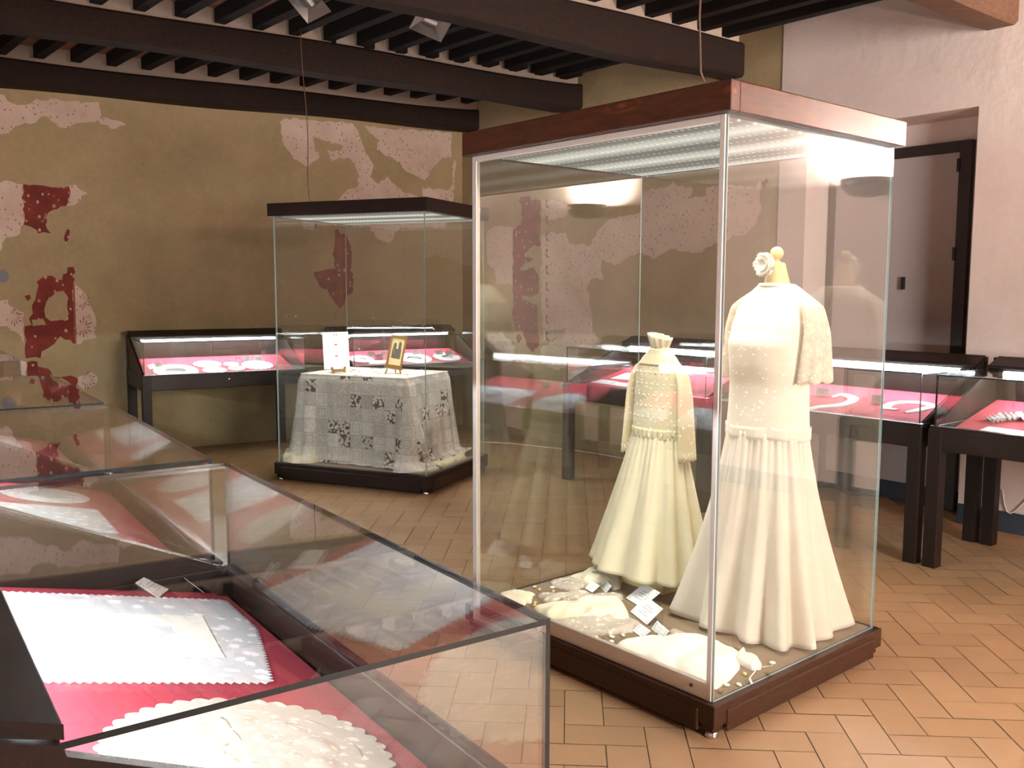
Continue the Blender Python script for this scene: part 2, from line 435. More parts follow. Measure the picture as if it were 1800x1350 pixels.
def thing(name, label, cat, loc=(0, 0, 0), rot=0.0, group=None):
    o = bpy.data.objects.new(name, None); C.objects.link(o); o.empty_display_size = 0.1
    o.location = loc; o.rotation_euler = (0, 0, rot)
    return tag(o, label, cat, group)
def structure(o, label=None):
    o['kind'] = 'structure'
    if label: o['label'] = label
    return o
def copy_tree(o, parent=None):
    c = o.copy(); C.objects.link(c)
    if parent is not None: c.parent = parent
    for ch in list(o.children): copy_tree(ch, c)
    return c

# ------------------------------------------------------------------ the room
UP = Vector((0, 0, 1))
COR = Vector((-0.56, 10.43, 0))                    # far corner
DR = Vector((0.628, -0.778, 0)).normalized()       # along the right-hand wall, towards the camera
NR = Vector((0.778, 0.628, 0)).normalized()        # out of the room through that wall
DB = Vector((-0.859, -0.512, 0)).normalized()      # along the far wall, to the left
NB = Vector((-0.512, 0.859, 0)).normalized()
LB = COR + DB * 6.54                               # far left corner
DL = Vector((0.563, -0.826, 0)).normalized()
NL = Vector((-0.826, -0.563, 0)).normalized()
LF = LB + DL * 12.35
RF = COR + DR * 13.0
H = 3.62
def slab(mb, o, d, n, s0, s1, z0, z1, t0, t1, mat=0):
    p = lambda s, t, z: o + d * s + n * t + UP * z
    vs = [p(s0, t0, z0), p(s1, t0, z0), p(s1, t1, z0), p(s0, t1, z0), p(s0, t0, z1), p(s1, t0, z1), p(s1, t1, z1), p(s0, t1, z1)]
    mb.add(vs, [(0, 3, 2, 1), (4, 5, 6, 7), (0, 1, 5, 4), (2, 3, 7, 6), (1, 2, 6, 5), (3, 0, 4, 7)], mat)
def roughen(pts, step=0.035, amp=0.014):
    """a flaked outline: the polygon's sides cut up and jittered"""
    out = []
    for i, a in enumerate(pts):
        b = pts[(i + 1) % len(pts)]; n = max(1, int((b - a).length / step))
        for k in range(n):
            q = a.lerp(b, k / n)
            out.append(q + Vector((R.uniform(-amp, amp), R.uniform(-amp, amp), R.uniform(-amp, amp))) if k else q)
    return out
def patch(mb, px, o, n, mat, lift=0.002, jag=True):
    pts = [at_plane(x, y, o, n) for x, y in px]
    if jag: pts = roughen(pts)
    pts = [p - n * ((p - o).dot(n) + lift) for p in pts]
    mb.add(pts, [tuple(range(len(pts)))], mat)
def sc(pts, k, ox, oy): return [(x / k + ox, y / k + oy) for x, y in pts]

wb = MB()
slab(wb, COR, DB, NB, -0.6, 7.2, 0, H, 0.0, 0.4, 0)
k5 = 1246 / 240
for poly in (
    sc([(0, 25), (40, 40), (70, 95), (160, 130), (290, 110), (330, 70), (560, 88), (900, 98), (905, 150), (920, 185), (905, 255), (960, 240), (1030, 265), (1150, 310), (1060, 345), (1010, 345), (980, 310), (905, 300), (900, 265), (790, 290), (690, 295), (580, 340), (540, 330), (470, 275), (400, 225), (330, 290), (200, 305), (120, 340), (80, 385), (0, 395), (-250, 420), (-250, 20)], k5, 0, 160),
    sc([(0, 830), (120, 830), (210, 850), (210, 1220), (190, 1230), (185, 1300), (60, 1330), (20, 1430), (-40, 1480), (-300, 1400), (-300, 850)], k5, 0, 160),
    sc([(635, 865), (690, 855), (730, 900), (800, 930), (740, 990), (680, 1045), (610, 1050), (635, 960)], k5, 0, 160),
    sc([(580, 265), (620, 290), (660, 330), (690, 370), (700, 420), (730, 470), (750, 510), (760, 600), (745, 650), (760, 690), (660, 710), (640, 740), (600, 745), (585, 400)], 4.5, 0, 440),
    sc([(-200, 420), (0, 400), (60, 390), (100, 450), (185, 490), (190, 740), (150, 660), (60, 600), (0, 600), (-200, 640)], 4.5, 0, 440),
    sc([(160, 870), (205, 880), (205, 990), (165, 985)], 4.5, 0, 440),
    sc([(620, 1000), (680, 985), (720, 965), (775, 1020), (760, 1060), (700, 1085), (660, 1100), (610, 1050)], 4.5, 0, 440),
    sc([(125, 640), (200, 620), (330, 640), (510, 650), (540, 700), (560, 760), (600, 840), (620, 880), (600, 930), (650, 970), (690, 930), (730, 970), (770, 1010), (850, 1035), (1000, 1060), (1000, 1200), (760, 1200), (700, 1290), (640, 1260), (600, 1200), (330, 1180), (300, 1215), (250, 1210), (220, 1100), (440, 1050), (480, 1000), (540, 980), (545, 930), (520, 870), (490, 830), (440, 830), (400, 850), (370, 790), (440, 800), (460, 770), (330, 730), (300, 720), (310, 780), (335, 830), (270, 880), (200, 840), (150, 770), (130, 700)], 3, 450, 0),
    sc([(570, 660), (700, 680), (900, 690), (1030, 700), (1030, 830), (985, 830), (930, 890), (890, 950), (850, 930), (800, 910), (740, 850), (680, 820), (640, 790), (650, 740), (600, 700)], 3, 450, 0),
    sc([(880, 990), (1010, 1005), (1030, 980), (1045, 840), (1055, 850), (1040, 1060), (880, 1050)], 3, 450, 0),
):
    patch(wb, poly, COR, NB, 1)
for poly in (
    sc([(213, 850), (270, 860), (430, 870), (480, 880), (630, 870), (635, 960), (600, 1050), (520, 1080), (440, 1110), (420, 1150), (430, 1190), (415, 1220), (430, 1260), (465, 1300), (350, 1300), (330, 1265), (215, 1220)], k5, 0, 160),
    [(112, 419), (118, 402), (123, 405), (120, 421), (116, 429)],
    sc([(535, 135), (580, 130), (580, 260), (600, 740), (575, 735), (560, 710), (510, 705), (480, 680), (455, 700), (430, 740), (380, 775), (330, 800), (320, 855), (205, 855), (200, 745), (195, 600), (250, 590), (230, 540), (260, 500), (250, 440), (280, 390), (290, 330), (305, 280), (290, 250), (320, 225), (410, 200), (450, 230), (490, 235), (500, 190), (530, 180)], 4.5, 0, 440),
    sc([(195, 360), (235, 350), (245, 385), (215, 400)], 4.5, 0, 440),
    sc([(215, 885), (295, 880), (300, 920), (380, 935), (410, 990), (500, 1000), (560, 990), (610, 1010), (612, 1330), (400, 1330), (340, 1130), (300, 1010), (215, 1000)], 4.5, 0, 440),
    [(588, 405), (594, 402), (598, 412), (606, 410), (617, 432), (618, 478), (622, 490), (621, 512), (607, 524), (598, 543), (589, 533), (578, 516), (560, 500), (551, 478), (588, 473), (586, 440)],
    [(553, 393), (558, 395), (554, 402)],
):
    patch(wb, poly, COR, NB, 2, 0.003)
for poly in (   # bare plaster inside the red band
    sc([(370, 400), (440, 330), (500, 320), (540, 380), (545, 500), (520, 560), (450, 555), (400, 560), (360, 530), (350, 470)], 4.5, 0, 440),
    sc([(250, 550), (340, 540), (365, 590), (260, 600)], 4.5, 0, 440),
    sc([(400, 1030), (480, 1005), (560, 1060), (540, 1130), (440, 1150), (380, 1090)], 4.5, 0, 440),
):
    patch(wb, poly, COR, NB, 0, 0.004)
patch(wb, sc([(575, 262), (590, 265), (605, 740), (592, 742)], 4.5, 0, 440), COR, NB, 3, 0.004, False)
def fan(mb, cx, cy, r, o, n, a0=-75, a1=75, num=8):
    for i in range(num):
        a = radians(a0 + (a1 - a0) * i / (num - 1)); q = 1.0 if i % 2 else 0.75
        p0 = (cx + 0.25 * r * cos(a), cy + 0.25 * r * sin(a)); p1 = (cx + q * r * cos(a), cy + q * r * sin(a)); w = 0.07 * r
        patch(mb, [p0, (p1[0] - w * sin(a), p1[1] + w * cos(a)), (p1[0] + 0.6 * w * cos(a), p1[1] + 0.6 * w * sin(a)), (p1[0] + w * sin(a), p1[1] - w * cos(a))], o, n, 3, 0.005, False)
for cx, cy, r in ((144, 530, 14), (145, 575, 17), (24, 558, 15), (153, 668, 15)): fan(wb, cx, cy, r, COR, NB, -110, 110, 9)
structure(wb.build('wall_back', ['ochre', 'speckle', 'red_fresco', 'red_line']), 'far wall of ochre plaster with flaked fresco patches')

wr = MB()
S_STEP, S_N0, S_N1, NZ, ND = 4.16, 4.40, 5.645, 2.715, 0.33
slab(wr, COR, DR, NR, -0.6, S_STEP, 0, H, 0.0, 0.6, 0)
slab(wr, COR, DR, NR, S_STEP, S_N0, 0, H, -0.012, 0.6, 4)
slab(wr, COR, DR, NR, S_N0, S_N1, NZ, H, -0.012, 0.6, 4)
slab(wr, COR, DR, NR, S_N0, S_N1, 0, NZ, ND, 0.6, 4)
slab(wr, COR, DR, NR, S_N1, 13.5, 0, H, -0.012, 0.6, 4)
k36 = 3.6
for poly in (
    sc([(200, 560), (260, 530), (365, 540), (365, 900), (260, 890), (250, 800), (200, 760)], k36, 800, 250),
    sc([(550, 370), (640, 370), (740, 410), (700, 470), (640, 490), (550, 480)], k36, 800, 250),
    sc([(545, 600), (560, 580), (700, 570), (720, 640), (860, 650), (900, 560), (960, 500), (1060, 470), (1185, 440), (1185, 310), (1310, 290), (1380, 250), (1420, 280), (1510, 290), (1480, 350), (1590, 340), (1590, 290), (1740, 270), (1900, 290), (1930, 240), (1940, 420), (1900, 520), (1830, 590), (1740, 610), (1700, 650), (1640, 640), (1560, 700), (1440, 690), (1350, 680), (1260, 740), (1170, 690), (1010, 780), (930, 740), (920, 800), (940, 870), (870, 860), (830, 930), (850, 990), (870, 1100), (870, 1200), (930, 1260), (900, 1300), (760, 1290), (660, 1240), (560, 1260), (545, 1000)], k36, 800, 250),
    sc([(205, 1210), (300, 1200), (380, 1290), (355, 1400), (300, 1420), (205, 1290)], k36, 800, 250),
    sc([(545, 1300), (660, 1230), (780, 1300), (780, 1400), (640, 1440), (545, 1400)], k36, 800, 250),
):
    patch(wr, poly, COR, NR, 1)
for poly in (
    sc([(405, 370), (430, 345), (470, 340), (490, 370), (510, 355), (540, 370), (545, 520), (540, 570), (545, 650), (490, 660), (440, 700), (440, 730), (520, 740), (440, 770), (410, 800), (440, 810), (500, 790), (530, 850), (530, 960), (480, 980), (420, 970), (430, 1000), (520, 1030), (530, 1290), (500, 1330), (455, 1290), (430, 1200), (380, 1200), (365, 1100), (370, 960), (365, 860), (370, 560), (420, 510), (425, 400)], k36, 800, 250),
    sc([(385, 1230), (410, 1215), (425, 1240), (400, 1280)], k36, 800, 250),
    [(1338, 322), (1348, 314), (1352, 318), (1344, 334)],
):
    patch(wr, poly, COR, NR, 2, 0.003)
for i in range(9):
    y0 = 360 + i * 105
    patch(wr, sc([(575, y0), (592, y0 + 4), (580, y0 + 30), (600, y0 + 60), (578, y0 + 52)], k36, 800, 250), COR, NR, 3, 0.004, False)
structure(wr.build('wall_right', ['ochre', 'speckle', 'red_fresco', 'red_line', 'white_wall']), 'side wall, frescoed at the far end and whitewashed near the door')

wl = MB(); slab(wl, LB, DL, NL, -0.4, 12.9, 0, H, 0, 0.4, 0)
structure(wl.build('wall_left', 'white_wall'))
DF = (RF - LF).normalized(); NF = Vector((DF.y, -DF.x, 0)); LNF = (RF - LF).length
wf = MB()   # the wall behind the camera, with an opening made for the added fill light
slab(wf, LF, DF, NF, -0.4, 3.0, 0, H, 0, 0.4); slab(wf, LF, DF, NF, 4.6, LNF + 0.5, 0, H, 0, 0.4)
slab(wf, LF, DF, NF, 3.0, 4.6, 0, 1.0, 0, 0.4); slab(wf, LF, DF, NF, 3.0, 4.6, 2.9, H, 0, 0.4)
structure(wf.build('wall_front', 'white_wall'))

bl = MB()   # painted blue-grey dado along the foot of the white wall, into the door recess
slab(bl, COR, DR, NR, S_STEP, S_N0, 0, 0.135, -0.018, -0.012); slab(bl, COR, DR, NR, S_N1, 13.3, 0, 0.135, -0.018, -0.012)
slab(bl, COR, DR, NR, S_N0, S_N1, 0, 0.135, ND - 0.006, ND)
structure(bl.build('baseboard_right', 'blue_band'), 'blue-grey painted band along the foot of the white wall')

# floor: terracotta tiles laid in a herringbone
fl = MB()
fl.add([LB + Vector((-1.5, 1, -0.004)), LF + Vector((-.7, -.7, -0.004)), RF + Vector((1, -.5, -0.004)), COR + Vector((.3, 1.2, -0.004))], [(0, 1, 2, 3)], 0)
fl.add([LB + Vector((-1.5, 1, -0.2)), LF + Vector((-.7, -.7, -0.2)), RF + Vector((1, -.5, -0.2)), COR + Vector((.3, 1.2, -0.2))], [(3, 2, 1, 0)], 0)
def inside(p):
    for o, d, n in ((COR, DB, NB), (COR, DR, NR), (LB, DL, NL), (LF, DF, NF)):
        if (p - o).dot(n) > 0.25: return False
    return True
TW, TG = 0.141, 0.0018
rot = Matrix.Rotation(radians(-3.5), 3, 'Z'); org = Vector((0.745, 2.974, 0))
for i in range(-60, 60):
    for j in range(-80, 80):
        # block of the pattern: horizontal tile at (k, k) steps, vertical beside it
        for hv in (0, 1):
            gx = i + 4 * j; gy = i
            if hv == 0: a = (gx, gy, gx + 2, gy + 1)
            else: a = (gx + 3, gy, gx + 4, gy + 2)
            x0, y0, x1, y1 = [k * TW for k in a]
            cpt = org + rot @ Vector(((x0 + x1) / 2, (y0 + y1) / 2, 0))
            if not (-7 < cpt.x < 8 and -4 < cpt.y < 11.2) or not inside(cpt): continue
            g = TG; z = R.uniform(-0.0006, 0.0006)
            q = [org + rot @ Vector(p) for p in ((x0 + g, y0 + g, z), (x1 - g, y0 + g, z), (x1 - g, y1 - g, z), (x0 + g, y1 - g, z))]
            fl.add(q, [(0, 1, 2, 3)], 1)
structure(fl.build('floor', ['grout', 'tile']), 'terracotta tile floor laid in a herringbone')

ce = MB()
ce.add([LB + Vector((-1.5, 1, H)), LF + Vector((-.7, -.7, H)), RF + Vector((1, -.5, H)), COR + Vector((.3, 1.2, H))], [(0, 1, 2, 3)], 0)
ce.add([LB + Vector((-1.5, 1, H + .2)), LF + Vector((-.7, -.7, H + .2)), RF + Vector((1, -.5, H + .2)), COR + Vector((.3, 1.2, H + .2))], [(3, 2, 1, 0)], 0)
structure(ce.build('ceiling', 'ceiling'))

# ceiling beams: each an uneven hewn timber from wall to wall
def hit(p, d, o, n): return p + d * ((o - p).dot(n) / d.dot(n))
BEAMS = []
def beam(px, py, yaw, width, z0, z1, mat, seed, label):
    rr = random.Random(seed)
    d = Vector((sin(radians(yaw)), cos(radians(yaw)), 0)); n = Vector((-d.y, d.x, 0))   # n points away from the camera
    p = Vector((px, py, 0))
    a = hit(p, d, COR, NR) - d * 0.0; b = hit(p, d, LB, NL)
    L = (a - b).length; N = 26; mb = MB(); rings = []
    ph = [rr.uniform(0, 6.3) for _ in range(6)]
    for i in range(N + 1):
        s = i / N; c = b.lerp(a + d * 0.12, s)
        wz = 0.018 * sin(5 * s + ph[0]) + 0.012 * sin(13 * s + ph[1]); wb_ = 0.02 * sin(4 * s + ph[2]) + 0.01 * sin(17 * s + ph[3])
        wn = 0.018 * sin(6 * s + ph[4])
        t = min(1.0, (1 - s) * N / 1.0)
        e = 0.02
        rings.append([c + n * wn + UP * (z0 + wb_ * t + e), c + n * (wn + e) + UP * (z0 + wb_ * t), c + n * (width - e) + UP * (z0 + wb_ * t), c + n * width + UP * (z0 + wb_ * t + e),
                      c + n * width + UP * (z1 + wz * t - e), c + n * (width - e) + UP * (z1 + wz * t), c + n * (wn + e) + UP * (z1 + wz * t), c + n * wn + UP * (z1 + wz * t - e)])
    vs = [q for r_ in rings for q in r_]
    fs = [(i * 8 + k, i * 8 + (k + 1) % 8, (i + 1) * 8 + (k + 1) % 8, (i + 1) * 8 + k) for i in range(N) for k in range(8)] + [tuple(range(8)), tuple(range(N * 8, N * 8 + 8))]
    mb.add(vs, fs, 0)
    o = fix_normals(mb.build('ceiling_beam', mat)); structure(o, label)
    BEAMS.append((a, b, d, n, width, z1))
    inf = MB(); w0 = 0.05
    inf.add([a + n * w0 + UP * (z1 - 0.03), b + n * w0 + UP * (z1 - 0.03), b + n * (width - w0) + UP * (z1 - 0.03), a + n * (width - w0) + UP * (z1 - 0.03),
             a + n * w0 + UP * H, b + n * w0 + UP * H, b + n * (width - w0) + UP * H, a + n * (width - w0) + UP * H],
            [(0, 1, 5, 4), (1, 2, 6, 5), (2, 3, 7, 6), (3, 0, 4, 7)], 0)
    structure(inf.build('trim_%d' % len(BEAMS), 'infill'), 'whitewashed strip of infill above a ceiling beam')
beam(-0.375, 10.168, 62.0, 0.25, 3.25, 3.48, 'beam', 1, 'dark ceiling beam against the far wall')
beam(0.624, 8.917, 56.6, 0.24, 3.25, 3.48, 'beam', 2, 'dark ceiling beam second from the far wall')
beam(1.83, 7.492, 51.5, 0.21, 3.21, 3.48, 'beam', 3, 'dark ceiling beam third from the far wall')
beam(3.10, 5.86, 52.0, 0.20, 3.18, 3.46, 'beam_lit', 4, 'ceiling beam above the door, its brown lightened as if lit')
beam(4.45, 4.19, 52.0, 0.20, 3.2, 3.47, 'beam', 5, 'dark ceiling beam fifth from the far wall')
beam(5.9, 2.39, 52.0, 0.20, 3.2, 3.47, 'beam', 6, 'dark ceiling beam sixth from the far wall')
DJ = Vector((sin(radians(-40.6)), cos(radians(-40.6)), 0))
NJ = Vector((DJ.y, -DJ.x, 0))
def joists(k, first, step, count, length):
    """joists of the bay in front of beam K, first one at point FIRST on the near face of the beam"""
    a, b, d, n, w, z1 = BEAMS[k]
    for i in range(count):
        p = Vector((first[0], first[1], 0)) + d * step * i
        if (p - COR).dot(NR) > -0.02: continue
        q0 = p + DJ * 0.12; q1 = p - DJ * length; hw = 0.043
        z0, z1_ = 3.5, 3.605
        if (q1 - LB).dot(NL) > 0: q1 = hit(p, DJ, LB, NL)
        mb = MB()
        e = NJ * hw
        vs = [q0 - e + UP * z0, q0 + e + UP * z0, q1 + e + UP * z0, q1 - e + UP * z0, q0 - e + UP * z1_, q0 + e + UP * z1_, q1 + e + UP * z1_, q1 - e + UP * z1_]
        mb.add(vs, [(0, 3, 2, 1), (4, 5, 6, 7), (0, 1, 5, 4), (2, 3, 7, 6), (1, 2, 6, 5), (3, 0, 4, 7)], 0)
        o = mb.build('ceiling_joist', 'joist', bevel=0.006); o['kind'] = 'structure'; o['group'] = 'joists between the ceiling beams'
joists(0, (-4.75, 7.65), 0.287, 18, 1.62)
joists(1, (-3.05, 6.37), 0.284, 16, 1.72)
joists(2, (-0.55, 5.58), 0.287, 12, 1.95)
joists(3, (1.2, 4.37), 0.29, 9, 2.0)
joists(4, (2.6, 2.75), 0.29, 9, 2.0)

# door in the recess of the white wall
dr = MB(); zt = 2.56; s0, s1 = S_N0 + 0.004, 5.48
slab(dr, COR, DR, NR, s0, s0 + 0.055, 0, zt, ND - 0.05, ND); slab(dr, COR, DR, NR, s1 - 0.085, s1, 0, zt, ND - 0.05, ND)
slab(dr, COR, DR, NR, s0 + 0.055, s1 - 0.085, zt - 0.075, zt, ND - 0.05, ND)
door = dr.build('door_1', 'black_frame', bevel=0.004); structure(door, 'grey door in a dark frame set deep in the white wall')
lf = MB(); slab(lf, COR, DR, NR, s0 + 0.056, s1 - 0.086, 0.14, zt - 0.076, ND - 0.035, ND - 0.005)
lf.build('door_panel', 'door_leaf', door)
for zz in (1.0, 1.75, 2.35):
    hg = MB(); slab(hg, COR, DR, NR, s1 - 0.095, s1 - 0.075, zz, zz + 0.09, ND - 0.062, ND - 0.05); hg.build('door_hinge', 'lamp_black', door)
lk = MB(); slab(lk, COR, DR, NR, s0 + 0.62, s0 + 0.64, 1.55, 1.64, ND - 0.06, ND - 0.034); lk.build('door_latch', 'lamp_black', door)

# round cover plate on the far wall
cp = at_plane(3, 485.6, COR, NB); mb = MB(); ring = []
for k in range(24):
    a = 2 * pi * k / 24; ring.append(cp - NB * 0.001 + DB * 0.055 * cos(a) + UP * 0.055 * sin(a))
mb.prism(ring, -NB * 0.012); o = fix_normals(mb.build('wall_plate', 'lamp_grey', bevel=0.003))
tag(o, 'small round grey cover plate on the ochre far wall', 'wall plate')

# wall uplighters along the white wall, beyond the picture's edge: seen only in the glass
def uplighter(s, z, label):
    p = COR + DR * s - NR * 0.19
    t = thing('wall_uplighter', label, 'wall lamp', (p.x, p.y, z), atan2(-NR.y, -NR.x), 'uplighters on the white wall')
    b = MB(); b.lathe([(0.03, -0.09), (0.12, -0.075), (0.17, -0.02), (0.18, 0.03), (0.17, 0.03), (0.15, -0.02), (0.02, -0.06)], 28); b.build('lamp_bowl', 'lamp_grey', t)
    a = MB(); a.box((-0.21, -0.03, -0.06), (-0.1, 0.03, 0.0)); a.build('wall_bracket', 'lamp_black', t)
    u = MB(); u.lathe([(0.02, -0.055), (0.09, -0.055), (0.09, -0.05), (0.02, -0.05)], 20); u.build('light_bulb', 'bulb', t)
    l = bpy.data.lights.new('uplighter_light', 'AREA'); l.shape = 'DISK'; l.size = 0.12; l.energy = UPLIGHT; l.color = (1.0, 0.86, 0.80)
    lo = bpy.data.objects.new('uplighter_light', l); C.objects.link(lo); lo.parent = t; lo.location = (-0.07, 0, 0.036); lo.rotation_euler = (pi, radians(-12), 0)
uplighter(7.8, 2.26, 'grey bowl wall uplighter nearest the door')
uplighter(10.2, 2.26, 'grey bowl wall uplighter second from the door')
uplighter(12.4, 2.26, 'grey bowl wall uplighter farthest from the door')

# ------------------------------------------------------------------ desk cases
L, D, ZR, ZT, G, HX, HD, ZH = 1.468, 0.796, 0.801, 1.085, 0.022, 0.024, 0.146, 1.149
LEG = 0.075
GT = 0.008                                     # glass thickness
BOARD0, BSLOPE = 0.736, 0.22
def board_z(y): return BOARD0 + BSLOPE * (y - 0.05)
def build_case(label, loc, rot, group):
    """origin at the case's base centre; x along it, -y its front"""
    t = thing('display_case', label, 'display case', loc, rot, group)
    X, Y = L / 2, D / 2
    lx = lambda x: x - X
    ly = lambda y: y - Y
    B = lambda a, b: ((lx(a[0]), ly(a[1]), a[2]), (lx(b[0]), ly(b[1]), b[2]))
    fr = MB(); w = 0.03; z0 = 0.665
    fr.box(*B((0.004, 0.004, z0), (L - 0.004, 0.004 + w, ZR)))
    fr.box(*B((0.004, D - w, z0), (L - 0.004, D - 0.004, ZH - 0.004)))
    fr.box(*B((0.004, 0.004 + w, z0), (0.004 + w, D - w, ZR)))
    fr.box(*B((L - 0.004 - w, 0.004 + w, z0), (L - 0.004, D - w, ZR)))
    fr.box(*B((0.004 + w, 0.004 + w, z0), (L - 0.004 - w, D - w, z0 + 0.015)))
    fr.build('frame', 'case_wood', t, bevel=0.004)
    for a, b in ((0, 0), (L - LEG, 0), (0, D - LEG), (L - LEG, D - LEG)):
        lg = MB(); lg.box(*B((a, b, 0), (a + LEG, b + LEG, 0.785 if b == 0 else 0.80))); lg.build('leg', 'leg_wood', t, bevel=0.004)
    yh = D - HD
    for xa in (0.012, L - 0.030):
        ck = MB()
        poly = [(0.05, ZR - 0.01), (0.07, ZR + 0.012), (yh, ZT - 0.012), (yh + 0.004, ZT), (D - 0.012, ZH - 0.019), (D - 0.012, ZR - 0.01)]
        ck.prism([(lx(xa), ly(y), z) for y, z in poly], (0.018, 0, 0)); fix_normals(ck.build('side_cheek', 'case_wood', t, bevel=0.003))
    hd = MB()
    poly = [(yh, ZT + 0.001), (yh, ZT + 0.018), (D, ZH + 0.004), (D, ZH - 0.018)]
    hd.prism([(lx(HX), ly(y), z) for y, z in poly], (L - 2 * HX, 0, 0)); fix_normals(hd.build('hood', 'case_wood', t, bevel=0.003))
    bd = MB()
    q = lambda y: board_z(y)
    bd.prism([(lx(0.045), ly(y), z) for y, z in ((0.05, q(0.05)), (D - 0.04, q(D - 0.04)), (D - 0.04, q(D - 0.04) - 0.012), (0.05, q(0.05) - 0.012))], (L - 0.09, 0, 0))
    fix_normals(bd.build('felt_board', 'felt', t))
    gl = MB(); gl.box(*B((G, G, ZR + 0.001), (L - G, G + GT, ZT - GT)), mat=0, side=1); gl.build('front_pane', ['glass', 'edge_dark'], t)
    gl = MB(); gl.box(*B((G, G, ZT - GT), (L - G, yh + 0.01, ZT)), mat=0, side=1); gl.build('top_pane', ['glass', 'edge_dark'], t)
    for xa in (G, L - G - GT):
        gl = MB()
        poly = [(G + GT, ZR + 0.001), (G + GT, ZT - GT), (yh, ZT - GT), (yh, ZT - 0.012), (0.07, ZR + 0.012)]
        gl.prism([(lx(xa), ly(y), z) for y, z in poly], (GT, 0, 0), 0, 1); fix_normals(gl.build('side_pane', ['glass', 'edge_dark'], t))
    tb = MB(); tz, ty = ZT - 0.026, yh + 0.016
    tb.tube([(lx(0.11), ly(ty), tz), (lx(L - 0.11), ly(ty), tz)], 0.013, 12); tb.build('fluorescent_tube', 'tube', t)
    th = MB(); th.box(*B((0.08, ty + 0.0135, tz - 0.012), (L - 0.08, ty + 0.04, tz + 0.014)))
    for xa in (0.085, L - 0.112): th.box(*B((xa, ty - 0.012, tz - 0.014), (xa + 0.027, ty + 0.0135, tz + 0.012)))
    th.build('tube_holder', 'rail', t)
    lk = MB(); lk.lathe([(0.009, 0), (0.009, 0.004), (0.004, 0.006)], 12); o = lk.build('lock', 'chrome', t)
    o.location = (0, ly(0.004), 0.74); o.rotation_euler = (pi / 2, 0, 0)
    return t
def case_origin(x, y, th):
    a = radians(th); return (x + (L / 2) * cos(a) - (D / 2) * sin(a), y + (L / 2) * sin(a) + (D / 2) * cos(a), 0.0)
CASES = {}
def place_case(key, x, y, th, label, group):
    loc = case_origin(x, y, th)
    if not CASES: o = build_case(label, loc, radians(th), group)
    else:
        o = copy_tree(next(iter(CASES.values()))); o.location = loc; o.rotation_euler = (0, 0, radians(th)); o['label'] = label; o['group'] = group
    CASES[key] = o
    return o
GL, GB, GR = 'row of desk cases between the viewer and the tall cases', 'desk cases against the far wall', 'desk cases along the side wall'
place_case('E', 0.086, 1.259, 125.0, 'dark wood and glass desk case closest of all, with a large white lace cloth inside', GL)
place_case('F', -0.788, 2.473, 123.7, 'dark wood and glass desk case behind the one with the large lace cloth', GL)
place_case('G', -1.622, 3.701, 124.3, 'dark wood and glass desk case third along the row, towards the far wall', GL)
place_case('H', -3.110, 5.861, 124.3, 'dark wood and glass desk case at the distant end of the row', GL)
place_case('A', -3.150, 7.800, 31.5, 'lit desk case on the far wall to the side of the lace-covered table', GB)
place_case('B', -1.531, 8.815, 30.9, 'lit desk case on the far wall behind the lace-covered table', GB)
ux, uy = cos(radians(-51.2)), sin(radians(-51.2))
place_case('C', 0.409, 7.422, -51.2, 'lit desk case on the side wall behind the child\'s dress', GR)
place_case('K', 0.409 + 1.525 * ux, 7.422 + 1.525 * uy, -51.2, 'lit desk case on the side wall behind the adult wedding dress, below the door', GR)
place_case('D', 2.310, 5.059, -50.5, 'desk case on the side wall nearest the viewer, partly out of frame', GR)
bpy.context.view_layer.update()
def case_frame(key): return CASES[key].matrix_basis.copy()
def on_board(key, px, py, lift=0.0):
    """the point of a case's felt board (local coordinates) seen at a pixel"""
    mi = case_frame(key).inverted(); e = mi @ Vector((0, 0, EYE)); r = mi.to_3x3() @ ray(px, py)
    # plane z = BOARD0 + BSLOPE*(y + D/2 - .05) + lift
    k = BOARD0 + BSLOPE * (D / 2 - 0.05) + lift
    t = (k + BSLOPE * e.y - e.z) / (r.z - BSLOPE * r.y)
    return e + r * t

